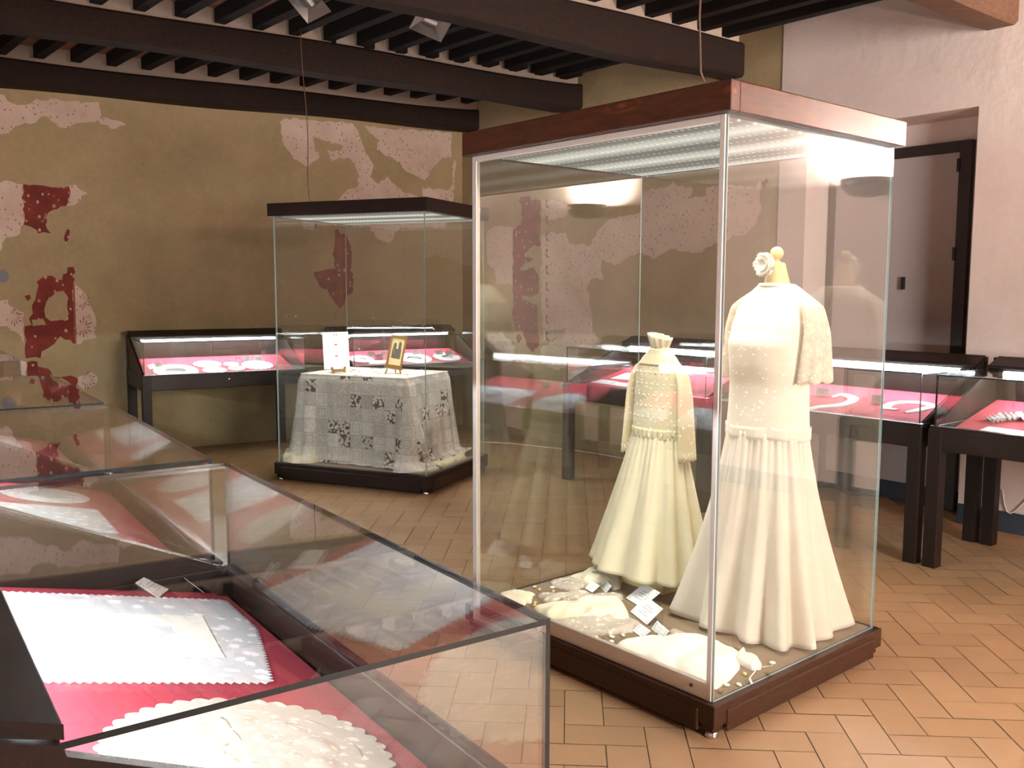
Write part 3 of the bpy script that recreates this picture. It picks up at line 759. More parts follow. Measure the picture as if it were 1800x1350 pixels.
# ------------------------------------------------------------------ tall cases
def tall_case(name_label, corner, yaw, a, b, z_top, z_cap, z_base, lid, base, framed, group):
    """CORNER the front corner; u runs back to the right (length b), v back to the left (length a)"""
    u = Vector((sin(yaw), cos(yaw), 0)); v = Vector((-u.y, u.x, 0))
    c0 = Vector((corner[0], corner[1], 0)); ctr = c0 + u * b / 2 + v * a / 2
    t = thing('tall_display_case', name_label, 'display case', ctr, atan2(u.y, u.x), group)
    X, Y = b / 2, a / 2
    bs = MB(); i = 0.012
    bs.box((-X + 0.02, -Y + 0.02, 0.022), (X - 0.02, Y - 0.02, z_base - 0.004))
    bs.box((-X + 0.006, -Y + 0.006, 0.05), (X - 0.006, Y - 0.006, z_base))
    bs.build('plinth', base, t, bevel=0.004)
    m = 0.075
    for sgn in (-1, 1):
        p = MB(); y0 = sgn * Y; p.box((-X + m, min(y0, y0 - sgn * 0.03), 0.02), (X - m, max(y0, y0 - sgn * 0.03), z_base - 0.027)); p.build('plinth_panel', base, t, bevel=0.006)
        p = MB(); x0 = sgn * X; p.box((min(x0, x0 - sgn * 0.03), -Y + m, 0.02), (max(x0, x0 - sgn * 0.03), Y - m, z_base - 0.027)); p.build('plinth_panel', base, t, bevel=0.006)
        for s2 in (-1, 1):
            f = MB(); f.lathe([(0.024, 0), (0.026, 0.006), (0.02, 0.022), (0.012, 0.03)], 16, 0, (sgn * (X - 0.045), s2 * (Y - 0.045), 0)); f.build('foot', 'chrome', t)
    fl_ = MB(); fl_.box((-X + 0.045, -Y + 0.045, z_base), (X - 0.045, Y - 0.045, z_base + 0.003)); fl_.build('floor_cloth', 'plinth_cloth', t)
    # lid: four boards round an open middle, mitred by overlap, with a top sheet
    ld = MB(); wdt = 0.05
    ld.box((-X + wdt, -Y, z_cap), (X, -Y + wdt, z_top)); ld.box((-X + wdt, Y - wdt, z_cap), (X, Y, z_top))
    ld.box((X - wdt, -Y + wdt, z_cap), (X, Y - wdt, z_top))
    ld.box((-X + wdt, -Y + wdt, z_top - 0.015), (X - wdt, Y - wdt, z_top - 0.003))
    ld.build('lid', lid, t, bevel=0.004)
    ld2 = MB(); ld2.box((-X, -Y, z_cap), (-X + wdt, Y, z_top)); ld2.build('lid_board', lid + '_side', t, bevel=0.004)
    hs = MB(); hs.box((-X + 0.05, -Y + 0.05, z_cap + 0.004), (X - 0.05, Y - 0.05, z_cap + 0.012)); hs.build('light_housing', 'housing', t)
    df = MB(); df.box((-X + 0.085, -Y + 0.085, z_cap - 0.004), (X - 0.085, Y - 0.085, z_cap + 0.003)); df.build('light_diffuser', 'diffuser', t)
    l = bpy.data.lights.new('diffuser_light', 'AREA'); l.shape = 'RECTANGLE'; l.size = b - 0.2; l.size_y = a - 0.2; l.energy = CASE_WATTS; l.color = (1.0, 0.96, 0.86); l.spread = radians(125)
    lo = bpy.data.objects.new('diffuser_light', l); C.objects.link(lo); lo.parent = t; lo.location = (0, 0, z_cap - 0.006)
    g0 = 0.032; gt = 0.008
    e_ = 'edge_pale'
    z0, z1 = z_base + 0.001, z_cap - 0.001
    pane = lambda a_, b_, nm: (lambda mb: mb.build(nm, ['glass', e_], t))(MB().box(a_, b_, mat=0, side=1))
    xl, yl = X - g0, Y - g0
    pane((-xl, -yl, z0), (xl, -yl + gt, z1), 'side_pane')          # facing right-hand side of the room
    pane((-xl, yl - gt, z0), (xl, yl, z1), 'side_pane')
    pane((xl - gt, -yl + gt, z0), (xl, yl - gt, z1), 'back_pane')
    if framed:
        pane((-xl, -yl + gt + 0.001, z0), (-xl + gt, yl - gt - 0.001, z1), 'door_pane')
        f = MB(); w_, d_ = 0.026, 0.016; xf0, xf1 = -xl - 0.005, -xl + d_
        f.box((xf0, -yl + gt, z0), (xf1, -yl + gt + 0.02, z1)); f.box((xf0, yl - gt - w_, z0), (xf1, yl - gt, z1))
        f.box((xf0, -yl + gt + 0.02, z0), (xf1, yl - gt - w_, z0 + 0.062)); f.box((xf0, -yl + gt + 0.02, z1 - 0.024), (xf1, yl - gt - w_, z1))
        df_ = f.build('door_frame', 'aluminium', t, bevel=0.002)
        k = MB(); k.lathe([(0.006, 0), (0.006, 0.004)], 10); o = k.build('door_lock', 'lamp_black', df_); o.location = (xf0 - 0.001, -yl + 0.09, z0 + 0.035); o.rotation_euler = (0, -pi / 2, 0)
    else:
        pane((-xl, -yl + gt + 0.001, z0), (-xl + gt, yl - gt - 0.001, z1), 'front_pane')
    return t, u, v, c0
TALL, TU, TV, TC0 = tall_case('tall glass case with a brown lid, holding two ivory dresses', (0.6936, 3.0043), 0.8614, 1.4025, 1.158, 2.216, 2.116, 0.1284, 'lid_wood', 'base_wood', True, 'tall glass display cases')
SMALL, SU, SV, SC0 = tall_case('tall glass case with a dark lid, holding the lace-covered table', (-0.623, 6.774), 0.4132, 1.43, 1.068, 2.2095, 2.108, 0.1447, 'lid_dark', 'base_dark', False, 'tall glass display cases')
def in_case(tall, u_, v_, z=0.0):
    """world point from the distances along the tall case's two edges"""
    c0, u, v = (TC0, TU, TV) if tall is TALL else (SC0, SU, SV)
    return c0 + u * u_ + v * v_ + UP * z
ZB_T, ZB_S = 0.1284 + 0.003, 0.1447 + 0.003
for tall, px, py, zt_, top in ((TALL, 1238, 143, 2.216, 3.49), (SMALL, 546, 354, 2.2095, 3.49)):
    p = at_z(px, py, zt_); rr = random.Random(px)
    mi = tall.matrix_basis.inverted()
    pts = [p + Vector((0.0, 0, 0.0)), p + Vector((-0.012, 0, 0.03)), p + Vector((-0.02, 0.0, 0.2))]
    n = 14
    for k in range(1, n + 1):
        f = k / n; pts.append(p + Vector((-0.02 + 0.012 * sin(5 * f) - 0.02 * f, 0.01 * sin(7 * f), 0.2 + (top - zt_ - 0.2) * f)))
    mb = MB(); mb.tube([mi @ q for q in pts], 0.0035, 6); mb.build('power_cord', 'cord', tall)

# ------------------------------------------------------------------ lace, cards and collars inside the desk cases
TILT = Matrix.Rotation(atan2(BSLOPE, 1), 4, 'X')
def board_matrix(key, p, phi=0.0, lift=0.0008):
    return case_frame(key) @ Matrix.Translation(p) @ TILT @ Matrix.Translation((0, 0, lift)) @ Matrix.Rotation(phi, 4, 'Z')
def to_board(key, p, q):
    """2-D offset on the board from point P to point Q"""
    d = TILT.inverted().to_3x3() @ (q - p); return Vector((d.x, d.y, 0))
def sheet(mb, outline, th=0.0016, mat=0):
    n = len(outline); c = sum(outline, Vector()) / n
    top = [Vector((p.x, p.y, th)) for p in outline]; bot = [Vector((p.x, p.y, 0)) for p in outline]
    mb.add(top + [Vector((c.x, c.y, th))], [(i, (i + 1) % n, n) for i in range(n)], mat, False, [(p.x, p.y) for p in outline] + [(c.x, c.y)])
    mb.add(bot + top, [((i + 1) % n, i, n + i, n + (i + 1) % n) for i in range(n)], mat)
    mb.add(bot, [tuple(range(n))[::-1]], mat)
def scalloped(rx, ry, n, amp):
    out = []
    for k in range(n * 6):
        a = 2 * pi * k / (n * 6); s = 1 + amp * (abs(sin(a * n / 2)) - 0.6)
        out.append(Vector((rx * s * cos(a), ry * s * sin(a), 0)))
    return out
def doily(key, pl, pr, label, mat='lace_small', n=26, amp=0.05, ratio=1.0, cat='doily', name='lace_doily', group=None, lift=0.0008):
    a, b = on_board(key, *pl), on_board(key, *pr); c = (a + b) / 2; d = to_board(key, a, b); r = d.length / 2
    mb = MB(); sheet(mb, scalloped(r, r * ratio, n, amp))
    mb.lathe([(r * 0.45, 0.0016), (r * 0.47, 0.0028), (r * 0.5, 0.0016)], 28, 0, (0, 0, 0), 1, ratio)
    o = mb.build(name, mat); o.matrix_world = board_matrix(key, c, atan2(d.y, d.x), lift)
    return tag(o, label, cat, group)
def zigzag(poly, step, amp):
    out = []
    n = len(poly)
    for i, a in enumerate(poly):
        b = poly[(i + 1) % n]; d = b - a; m = max(2, int(d.length / step)); nrm = Vector((d.y, -d.x, 0)).normalized()
        for k in range(m):
            out.append(a + d * (k / m)); out.append(a + d * ((k + 0.5) / m) + nrm * amp)
    return out
def lace_sheet(key, px, label, mat='lace_small', step=0.012, amp=0.005, cat='lace', name='lace_mat', group=None, th=0.0016):
    pts = [on_board(key, *q) for q in px]; c = sum(pts, Vector()) / len(pts)
    poly = [to_board(key, c, p) for p in pts]
    area = sum(poly[i].x * poly[(i + 1) % len(poly)].y - poly[(i + 1) % len(poly)].x * poly[i].y for i in range(len(poly)))
    if area < 0: poly = poly[::-1]
    mb = MB(); sheet(mb, zigzag(poly, step, amp), th)
    o = mb.build(name, mat); o.matrix_world = board_matrix(key, c)
    return tag(o, label, cat, group)
def holder_parts(w, dp, h, ink='ink', parent=None, frame_ink=None):
    """acrylic easel: sloped front plate, upright back plate, a printed card on the slope"""
    st = MB(); t_ = 0.002
    st.prism([(-w / 2, 0, 0), (-w / 2, dp, h), (-w / 2, dp, h - 0.003), (-w / 2, 0.004, 0)], (w, 0, 0))
    st.box((-w / 2, dp - t_, 0), (w / 2, dp, h - 0.003)); fix_normals(st.build('acrylic_stand', 'acrylic', parent))
    sl = atan2(h, dp); ln = sqrt(h * h + dp * dp)
    m = Matrix.Translation((0, 0, 0.0008)) @ Matrix.Rotation(sl, 4, 'X')
    cd = MB(); e = 0.004; k = 0.0009
    cd.box((-w / 2 + 0.002, 0.003, 0.0003), (w / 2 - 0.002, ln - 0.002, k), 0, m)
    for i in range(4):       # faint printed lines
        y = ln * (0.68 - 0.13 * i); hw = w * (0.2, 0.28, 0.12, 0.24)[i]
        cd.box((-hw, y - ln * 0.018, k), (hw, y + ln * 0.018, k + 0.0002), 1, m)
    if frame_ink:            # scrolls in the corners
        for sx in (-1, 1):
            for sy in (0, 1):
                cx, cy = sx * (w / 2 - 0.012), (0.012 if sy == 0 else ln - 0.012); q = -1 if sy else 1
                for dx, dy, r in ((0, 0, 0.004), (-sx * 0.01, 0, 0.003), (0, q * 0.01, 0.003), (-sx * 0.018, -q * 0.003, 0.002), (sx * 0.003 * -1, q * 0.018, 0.002), (-sx * 0.007, q * 0.007, 0.0025)):
                    ring = [m @ Vector((cx + dx + r * cos(2 * pi * j / 10), cy + dy + r * 0.7 * sin(2 * pi * j / 10), k)) for j in range(10)]
                    ring2 = [m @ Vector((cx + dx + r * 0.45 * cos(2 * pi * j / 10), cy + dy + r * 0.3 * sin(2 * pi * j / 10), k)) for j in range(10)]
                    up = m.to_3x3() @ Vector((0, 0, 0.0002))
                    cd.add([p + up for p in ring + ring2], [(j, (j + 1) % 10, 10 + (j + 1) % 10, 10 + j) for j in range(10)], 2)
    cd.build('printed_card', ['card', ink] + ([frame_ink] if frame_ink else []), parent)
def card_holder(key, pl, pr, label, group, h=0.042, dp=0.03):
    a, b = on_board(key, *pl), on_board(key, *pr); c = (a + b) / 2; d = to_board(key, a, b)
    t = thing('card_holder', label, 'card holder', group=group)
    holder_parts(d.length, dp, h, parent=t)
    t.matrix_world = board_matrix(key, c, atan2(d.y, d.x)); return t
gA, gB, gC, gK = 'pieces in the lit case beside the table', 'pieces in the lit case behind the table', 'pieces in the lit case behind the small dress', 'pieces in the lit case below the door'
FW = 'in the case beside the lace table'
doily('A', (269, 652), (349, 651.5), 'largest oval white doily ' + FW, group=gA)
doily('A', (340, 640.5), (389, 640), 'white oval doily at the back middle ' + FW, group=gA, ratio=0.85)
doily('A', (355.6, 651), (398.6, 650), 'white doily at the front middle ' + FW, group=gA, ratio=0.8)
doily('A', (393, 640.5), (419.4, 640), 'smallest white doily ' + FW, group=gA, ratio=0.95)
doily('A', (401, 647.5), (430.6, 647), 'small white doily in front of the smallest one ' + FW, group=gA, ratio=0.9)
doily('A', (426, 642.5), (479, 641), 'scalloped white doily beside two cards ' + FW, group=gA, n=18, amp=0.1)
card_holder('A', (262.9, 651), (274.9, 647), 'card holder by the end pane and biggest doily ' + FW, gA)
card_holder('A', (274.9, 645.3), (286.4, 644.4), 'card holder behind the largest doily ' + FW, gA)
card_holder('A', (427.4, 635.8), (441.7, 635), 'card holder behind the scalloped doily ' + FW, gA)
card_holder('A', (447, 635), (461, 634.4), 'card holder farthest along, by the scalloped doily ' + FW, gA)
FB = 'in the case behind the lace table'
doily('B', (614, 631.5), (656, 631), 'oval white doily beside the white text panel ' + FB, group=gB)
lace_sheet('B', [(648.6, 640), (652, 634), (679, 633.5), (676, 639.5)], 'small white lace rectangle ' + FB, group=gB)
doily('B', (700, 630), (757, 629), 'large white doily half hidden by the framed picture ' + FB, group=gB)
doily('B', (763.7, 628), (807.3, 627), 'scalloped white doily at the far end ' + FB, group=gB, n=16, amp=0.12)
for (a, b), lb in zip((((646, 626.2), (660, 625.6)), ((659.5, 631), (673.5, 630.2)), ((670, 624.6), (682, 624)), ((725, 624), (740.4, 623.4)), ((765.5, 624), (779.3, 623.4)), ((783.4, 624.6), (796.4, 624))),
        ('card holder nearest the text panel', 'forward card holder near the text panel', 'card holder touching the framed picture', 'card holder behind the large doily', 'card holder behind the scalloped doily', 'card holder farthest along, beside the scalloped doily')):
    card_holder('B', a, b, lb + ' ' + FB, gB)
FC = 'in the case behind the small dress'
lace_sheet('C', [(1074, 665.5), (1100, 656.5), (1143, 656), (1128, 669)], 'white lace mat with a toothed edge ' + FC, group=gC)
for pts, lb in (([(1038, 672), (1059, 667.4), (1087, 670.8), (1070.5, 676)], 'folded white handkerchief nearest the end pane'), ([(1071, 676.6), (1085, 672), (1112, 675), (1099, 680.2)], 'second folded white handkerchief from the end pane'),
                ([(1100, 681), (1115, 676.3), (1135, 680.2), (1126, 684)], 'third folded white handkerchief from the end pane'), ([(1121, 672.5), (1137, 668), (1172, 668.5), (1164, 676)], 'white lace strip behind the handkerchiefs')):
    lace_sheet('C', pts, lb + ' ' + FC, 'lace_small', 0.02, 0.001, group=gC)
card_holder('C', (1123, 669.5), (1136.7, 670.5), 'card holder on the toothed lace mat ' + FC, gC)
card_holder('C', (1139.4, 660.5), (1153, 661.5), 'card holder behind the toothed lace mat ' + FC, gC)
FK = 'in the case below the door'
def strip(key, px, widths, label, group, name, cat, mat='lace_small', puff=0.006):
    pts = [on_board(key, *q) for q in px]; c = sum(pts, Vector()) / len(pts); P = [to_board(key, c, p) for p in pts]
    # smooth the centre line
    S = []
    for i in range(len(P) - 1):
        p0, p1, p2, p3 = P[max(i - 1, 0)], P[i], P[i + 1], P[min(i + 2, len(P) - 1)]
        for k in range(6):
            t = k / 6; S.append(0.5 * ((2 * p1) + (p2 - p0) * t + (2 * p0 - 5 * p1 + 4 * p2 - p3) * t * t + (3 * p1 - p0 - 3 * p2 + p3) * t ** 3))
    S.append(P[-1]); n = len(S)
    W = []
    for i in range(n):
        f = i / (n - 1) * (len(widths) - 1); k = min(int(f), len(widths) - 2); W.append(widths[k] + (widths[k + 1] - widths[k]) * (f - k))
    def fn(a, b):
        i = min(int(round(b * (n - 1))), n - 1); d = (S[min(i + 1, n - 1)] - S[max(i - 1, 0)]).normalized(); m = Vector((-d.y, d.x, 0))
        w = W[i] * (1 + 0.06 * sin(i * 2.1)); x = (a - 0.5) * 2
        return S[i] + m * w * x + UP * (puff * (1 - x * x) + 0.001)
    mb = MB(); mb.grid(fn, 6, n - 1, uvfn=lambda a, b: (a * 0.1, b * 0.4))
    o = mb.build(name, mat, solid=0.001); o.matrix_world = board_matrix(key, c)
    return tag(o, label, cat, group)
strip('K', [(1392, 716), (1412, 721), (1440, 716), (1478, 712), (1500, 702), (1480, 694), (1462, 699)], [0.012, 0.03, 0.034, 0.036, 0.034, 0.024, 0.01], 'white lace collar near the wedding dress ' + FK, gK, 'lace_collar', 'collar')
strip('K', [(1590, 726), (1612, 722), (1638, 714), (1610, 708), (1572, 709), (1556, 717), (1580, 721)], [0.014, 0.034, 0.03, 0.03, 0.032, 0.03, 0.01], 'white lace collar at the outer end ' + FK, gK, 'lace_collar', 'collar')
def flower_chain(key, px, label):
    pts = [on_board(key, *q) for q in px]; c = sum(pts, Vector()) / len(pts); P = [to_board(key, c, p) for p in pts]; mb = MB()
    seg = [(P[i + 1] - P[i]).length for i in range(len(P) - 1)]; tot = sum(seg); n = int(tot / 0.027)
    for k in range(n + 1):
        d = tot * k / n; i = 0
        while i < len(seg) - 1 and d > seg[i]: d -= seg[i]; i += 1
        q = P[i].lerp(P[i + 1], min(1, d / seg[i]))
        for j in range(5):
            a = 2 * pi * j / 5 + k; mb.ball(q + Vector((0.008 * cos(a), 0.008 * sin(a), 0.003)), 0.0065, 8, 0, (1, 1, 0.5))
    o = mb.build('lace_garland', 'lace_small'); o.matrix_world = board_matrix(key, c); return tag(o, label, 'lace', gK)
flower_chain('K', [(1471, 727), (1480, 722.5), (1500, 721), (1520, 721), (1535, 724), (1538, 729.5), (1526, 730)], 'chain of white lace flowers between the collars ' + FK)
flower_chain('K', [(1556, 737), (1566, 733), (1580, 732), (1592, 736), (1590, 739.5)], 'short chain of white lace flowers at the front edge ' + FK)
card_holder('K', (1433.5, 696), (1457, 697), 'card holder near the wedding dress ' + FK, gK, 0.05)
card_holder('K', (1530.4, 708.5), (1552, 710), 'card holder between the two collars ' + FK, gK, 0.05)
doily('K', (1335, 716), (1385, 722), 'white doily half hidden by the wedding dress ' + FK, group=gK)
# ruffled collar in the nearest side-wall case
def ruffle(key, px, width, label, mat='lace_small', lobes=9):
    pts = [on_board(key, *q) for q in px]; c = sum(pts, Vector()) / len(pts); P = [to_board(key, c, p) for p in pts]; n = 40
    def fn(a, b):
        f = b * (len(P) - 1); i = min(int(f), len(P) - 2); q = P[i].lerp(P[i + 1], f - i); d = (P[i + 1] - P[i]).normalized(); m = Vector((-d.y, d.x, 0))
        x = (a - 0.5) * 2; return q + m * width * x * (1 + 0.1 * sin(b * lobes * 6.28)) + UP * (0.004 + 0.022 * (0.5 + 0.5 * sin(b * lobes * 6.28 + x * 2)) * (0.4 + 0.6 * abs(x)))
    mb = MB(); mb.grid(fn, 8, 72, uvfn=lambda a, b: (a * 0.15, b * 0.8)); o = mb.build('lace_ruffle', mat, solid=0.001); o.matrix_world = board_matrix(key, c); return tag(o, label, 'lace', 'pieces in the case nearest the viewer on the side wall')
ruffle('D', [(1738, 741), (1762, 737), (1790, 735), (1830, 738)], 0.045, 'gathered white lace ruffle in the nearest side-wall case')
lace_sheet('D', [(1722, 757), (1738, 750.5), (1830, 762), (1850, 775)], 'flat white lace cloth in front of the ruffle in the nearest side-wall case', group='pieces in the case nearest the viewer on the side wall')

# the big lace cloth in the closest case: toothed edge, net border with flowers, linen bands, lace centre
def big_cloth():
    tr, br_, bc = on_board('E', 392, 1057), on_board('E', 472, 1200), on_board('E', 88, 1199)
    ch = on_board('E', 446, 1106)
    fl0 = on_board('E', 20, 1043)
    c = (tr + br_ + bc + fl0) / 4; q = lambda p: to_board('E', c, p)
    P = [q(fl0), q(tr), q(ch), q(br_), q(bc)]
    # carry on under the hood
    ex = (P[0] - P[1]).normalized() * 0.16; ex2 = (P[4] - P[3]).normalized() * 0.13
    poly = [P[0] + ex, P[1], P[2], P[3], P[4] + ex2]
    area = sum(poly[i].x * poly[(i + 1) % 5].y - poly[(i + 1) % 5].x * poly[i].y for i in range(5))
    if area < 0: poly = poly[::-1]
    mb = MB(); sheet(mb, zigzag(poly, 0.017, 0.011), 0.002)
    t = thing('lace_tablecloth', 'large white lace cloth with a toothed edge in the closest desk case', 'lace cloth', group='pieces in the closest desk case')
    mb.build('lace_border', 'lace_white', t)
    # inner bands follow the cloth's own sides
    A, B_, C_, D_ = poly[0], poly[1], poly[3], poly[4]
    def ip(a, b): return (A.lerp(B_, a)).lerp(D_.lerp(C_, a), b)
    def frame(a0, a1, b0, b1, w, wv, z, nm, mat):
        o4 = [ip(a0, b0), ip(a1, b0), ip(a1, b1), ip(a0, b1)]; i4 = [ip(a0 + w, b0 + wv), ip(a1 - w, b0 + wv), ip(a1 - w, b1 - wv), ip(a0 + w, b1 - wv)]
        m = MB(); m.add([p + UP * z for p in o4 + i4] + [p + UP * (z - 0.0016) for p in o4 + i4],
            [(k, (k + 1) % 4, 4 + (k + 1) % 4, 4 + k) for k in range(4)] + [(8 + k, 8 + (k + 1) % 4, (k + 1) % 4, k) for k in range(4)] + [(4 + k, 4 + (k + 1) % 4, 12 + (k + 1) % 4, 12 + k) for k in range(4)])
        fix_normals(m.build(nm, mat, t))
    lo, hi = (0.12, 0.80) if (poly[0] - P[0] - ex).length < 1e-6 else (0.2, 0.88)
    frame(lo, hi, 0.24, 0.74, 0.135, 0.135, 0.0034, 'linen_band', 'white_linen')
    frame(lo + 0.125, hi - 0.125, 0.365, 0.615, 0.012, 0.02, 0.0042, 'hem_stitch', 'white_linen')
    t.matrix_world = board_matrix('E', c)
big_cloth()
# cream doily at the near end of the closest case
pc = [on_board('E', *q) for q in ((213, 1283), (236, 1250), (300, 1228), (370, 1222), (450, 1237), (560, 1270), (640, 1302), (735, 1348))]
def fit_circle(ps):
    import numpy as np
    A = np.array([[2 * p.x, 2 * p.y, 1] for p in ps]); b = np.array([p.x ** 2 + p.y ** 2 for p in ps]); s = np.linalg.lstsq(A, b, rcond=None)[0]
    return s[0], s[1], sqrt(s[2] + s[0] ** 2 + s[1] ** 2)
fx, fy, frr = fit_circle(pc)
cz = BOARD0 + BSLOPE * (fy + D / 2 - 0.05)
t = thing('crochet_doily', 'round cream crochet doily at the near end of the closest desk case', 'doily', group='pieces in the closest desk case')
mb = MB(); sheet(mb, scalloped(frr, frr, 40, 0.055), 0.002); mb.build('lace_edge', 'lace_cream', t)
mb = MB()
def pucker(a, b):
    r = frr * (0.16 + 0.66 * b); th = a * 2 * pi
    return Vector((r * cos(th), r * sin(th), 0.0016 + 0.006 * sin(pi * b) * (0.5 + 0.5 * sin(9 * th + 5 * b)) * (0.5 + 0.5 * sin(b * 14))))
mb.grid(pucker, 96, 14, uvfn=lambda a, b: (a * 0.9, b * 0.3)); mb.build('crochet_flowers', 'lace_cream', t, solid=0.001)
t.matrix_world = board_matrix('E', Vector((fx, fy, cz)))
gE = 'card holders in the closest desk case'
def holder_E(b1, b2, label, dp, h):
    a, b = on_board('E', *b1), on_board('E', *b2); c = (a + b) / 2; d = to_board('E', a, b)
    t = thing('card_holder', label, 'card holder', group=gE); holder_parts(d.length, dp, h, parent=t, frame_ink='ink_red')
    t.matrix_world = board_matrix('E', c, atan2(d.y, d.x))
holder_E((278.5, 1053.7), (299.3, 1037.4), 'clear card holder with its card facing up, beside the large lace cloth', 0.065, 0.03)
holder_E((360, 1045), (337, 1025), 'clear card holder seen edge-on, at the corner of the large lace cloth', 0.055, 0.035)
gF = 'lace pieces in the second and third cases of the row'
def board_xy(key, x, y): return Vector((x - L / 2, y - D / 2, board_z(y)))
def flat_rect(key, x0, y0, x1, y1, label, mat, group):
    c = board_xy(key, (x0 + x1) / 2, (y0 + y1) / 2); w, h = (x1 - x0) / 2, (y1 - y0) / 2
    mb = MB(); sheet(mb, zigzag([Vector((-w, -h, 0)), Vector((w, -h, 0)), Vector((w, h, 0)), Vector((-w, h, 0))], 0.013, 0.007)); o = mb.build('lace_mat', mat); o.matrix_world = board_matrix(key, c); tag(o, label, 'lace', group)
def flat_doily(key, x, y, r, label, mat, group):
    mb = MB(); sheet(mb, scalloped(r, r, 34, 0.05)); mb.lathe([(r * .4, .0016), (r * .45, .004), (r * .5, .0016)], 30); o = mb.build('lace_doily', mat); o.matrix_world = board_matrix(key, board_xy(key, x, y)); tag(o, label, 'doily', group)
flat_doily('F', 0.28, 0.36, 0.19, 'cream lace doily at the near end of the second case in the row', 'lace_cream', gF)
flat_rect('F', 0.62, 0.16, 1.0, 0.52, 'white lace rectangle in the middle of the second case in the row', 'lace_white', gF)
flat_doily('F', 1.22, 0.3, 0.15, 'white lace doily at the far end of the second case in the row', 'lace_small', gF)
flat_rect('G', 0.80, 0.22, 1.38, 0.52, 'white lace rectangle in the third case of the row', 'lace_white', gF)
flat_doily('G', 0.47, 0.36, 0.18, 'white lace doily in the third case of the row', 'lace_small', gF)

for x_, lb in ((0.80, 'card holder behind the lace rectangle in the third case of the row'), (0.64, 'card holder behind the doily in the third case of the row')):
    t = thing('card_holder', lb, 'card holder', group=gF); holder_parts(0.085, 0.03, 0.042, parent=t); t.matrix_world = board_matrix('G', board_xy('G', x_, 0.60))

# ------------------------------------------------------------------ dresses in the tall case
FACE = atan2(-TU.y, -TU.x)                     # both dresses face the case's door
def lerp_sections(secs, z):
    for i in range(len(secs) - 1):
        if secs[i][0] <= z <= secs[i + 1][0]:
            t = (z - secs[i][0]) / (secs[i + 1][0] - secs[i][0]); t = t * t * (3 - 2 * t) * 0.5 + t * 0.5
            return [a + (b - a) * t for a, b in zip(secs[i], secs[i + 1])]
    return secs[-1] if z > secs[-1][0] else secs[0]
def body(secs, nz=44, nt=64, wr_=0.0, seed=0):
    """a draped torso: SECS rows of z, half depth, half width, shift forward"""
    z0, z1 = secs[0][0], secs[-1][0]; mb = MB()
    def fn(a, b):
        z = z0 + (z1 - z0) * b; _, dx, dy, sh = lerp_sections(secs, z); th = 2 * pi * a
        w = 1 + wr_ * (sin(7 * th + 9 * z + seed) * 0.5 + sin(4 * th - 23 * z + seed) * 0.5)
        e = 2.3
        cx, cy = cos(th), sin(th)
        k = (abs(cx) ** e + abs(cy) ** e) ** (-1 / e)
        return Vector((sh + dx * k * cx * w, dy * k * cy * w, z))
    mb.grid(fn, nt, nz, closed=True); return mb
def skirt(z0, z1, top, hem, n_fold, amp, seed, sharp=1.0, flare=1.35, hem_wave=0.012, deep=1.5, square=0.0):
    """TOP and HEM are (half depth, half width, shift x, shift y); folds deepen towards the hem"""
    rr = random.Random(seed); ph = [rr.uniform(0, 6.28) for _ in range(8)]; mb = MB(); am = [rr.uniform(0.55, 1.25) for _ in range(n_fold)]
    def fn(a, b):
        t = 1 - b                                 # 0 at the waist .. 1 at the hem
        th = 2 * pi * a; g = t ** flare * 0.55 + t * 0.45
        dx = top[0] + (hem[0] - top[0]) * g; dy = top[1] + (hem[1] - top[1]) * g
        sx = top[2] + (hem[2] - top[2]) * g; sy = top[3] + (hem[3] - top[3]) * g
        u_ = a * n_fold + 0.25 * sin(th * 3 + ph[0]) ; k = int(u_) % n_fold; f = u_ - int(u_)
        wv = (0.5 - 0.5 * cos(2 * pi * f)); wv = wv ** sharp
        m = am[k]
        fold = amp * (0.10 + 0.90 * t ** deep) * (wv * m - 0.45) + 0.008 * sin(2 * th + ph[1]) * t
        fine = 0.0035 * sin(n_fold * 3.0 * th + ph[2]) * (1 - t) ** 2
        e = 2 + square * t
        r = (1 + (fold + fine) / max(0.12, (dx + dy) / 2)) * (abs(cos(th)) ** e + abs(sin(th)) ** e) ** (-1 / e)
        z = z0 + (z1 - z0) * b + hem_wave * t ** 3 * (wv * m - 0.5)
        return Vector((sx + dx * r * cos(th), sy + dy * r * sin(th), z))
    mb.grid(fn, n_fold * 20, 46, closed=True); return mb

DC = in_case(TALL, 0.822, 0.376)
Z0 = ZB_T
# mannequin stand with its turned neck block
mq = thing('mannequin', 'cream dress form with a round knob on its neck, inside the large dress', 'mannequin', (DC.x, DC.y, Z0), FACE)
mb = MB()
def neck(a, b):
    z = 1.405 + 0.117 * b; r = 0.066 - 0.030 * b ** 0.7; th = 2 * pi * a
    return Vector((-0.04 + 0.012 * b + r * 1.05 * cos(th), r * 0.98 * sin(th), z))
mb.grid(neck, 32, 10, closed=True)
mb.lathe([(0.0355, 1.521), (0.03, 1.528), (0.012, 1.53)], 28, 0, (-0.028, 0, 0), 1.02, 1.0); mb.build('neck', 'mannequin', mq)
mb = MB(); mb.lathe([(0.016, 1.528), (0.013, 1.538), (0.011, 1.544)], 18, 0, (-0.028, 0, 0)); mb.ball((-0.028, 0, 1.566), 0.0275, 20); mb.build('neck_knob', 'mannequin', mq)
mb = MB(); mb.tube([(0, 0, 0.02), (0, 0, 0.88)], 0.014, 12); mb.build('pole', 'mannequin', mq)
mb = MB(); mb.lathe([(0.14, 0), (0.14, 0.012), (0.03, 0.03), (0.015, 0.05)], 28); mb.build('stand_base', 'mannequin', mq)
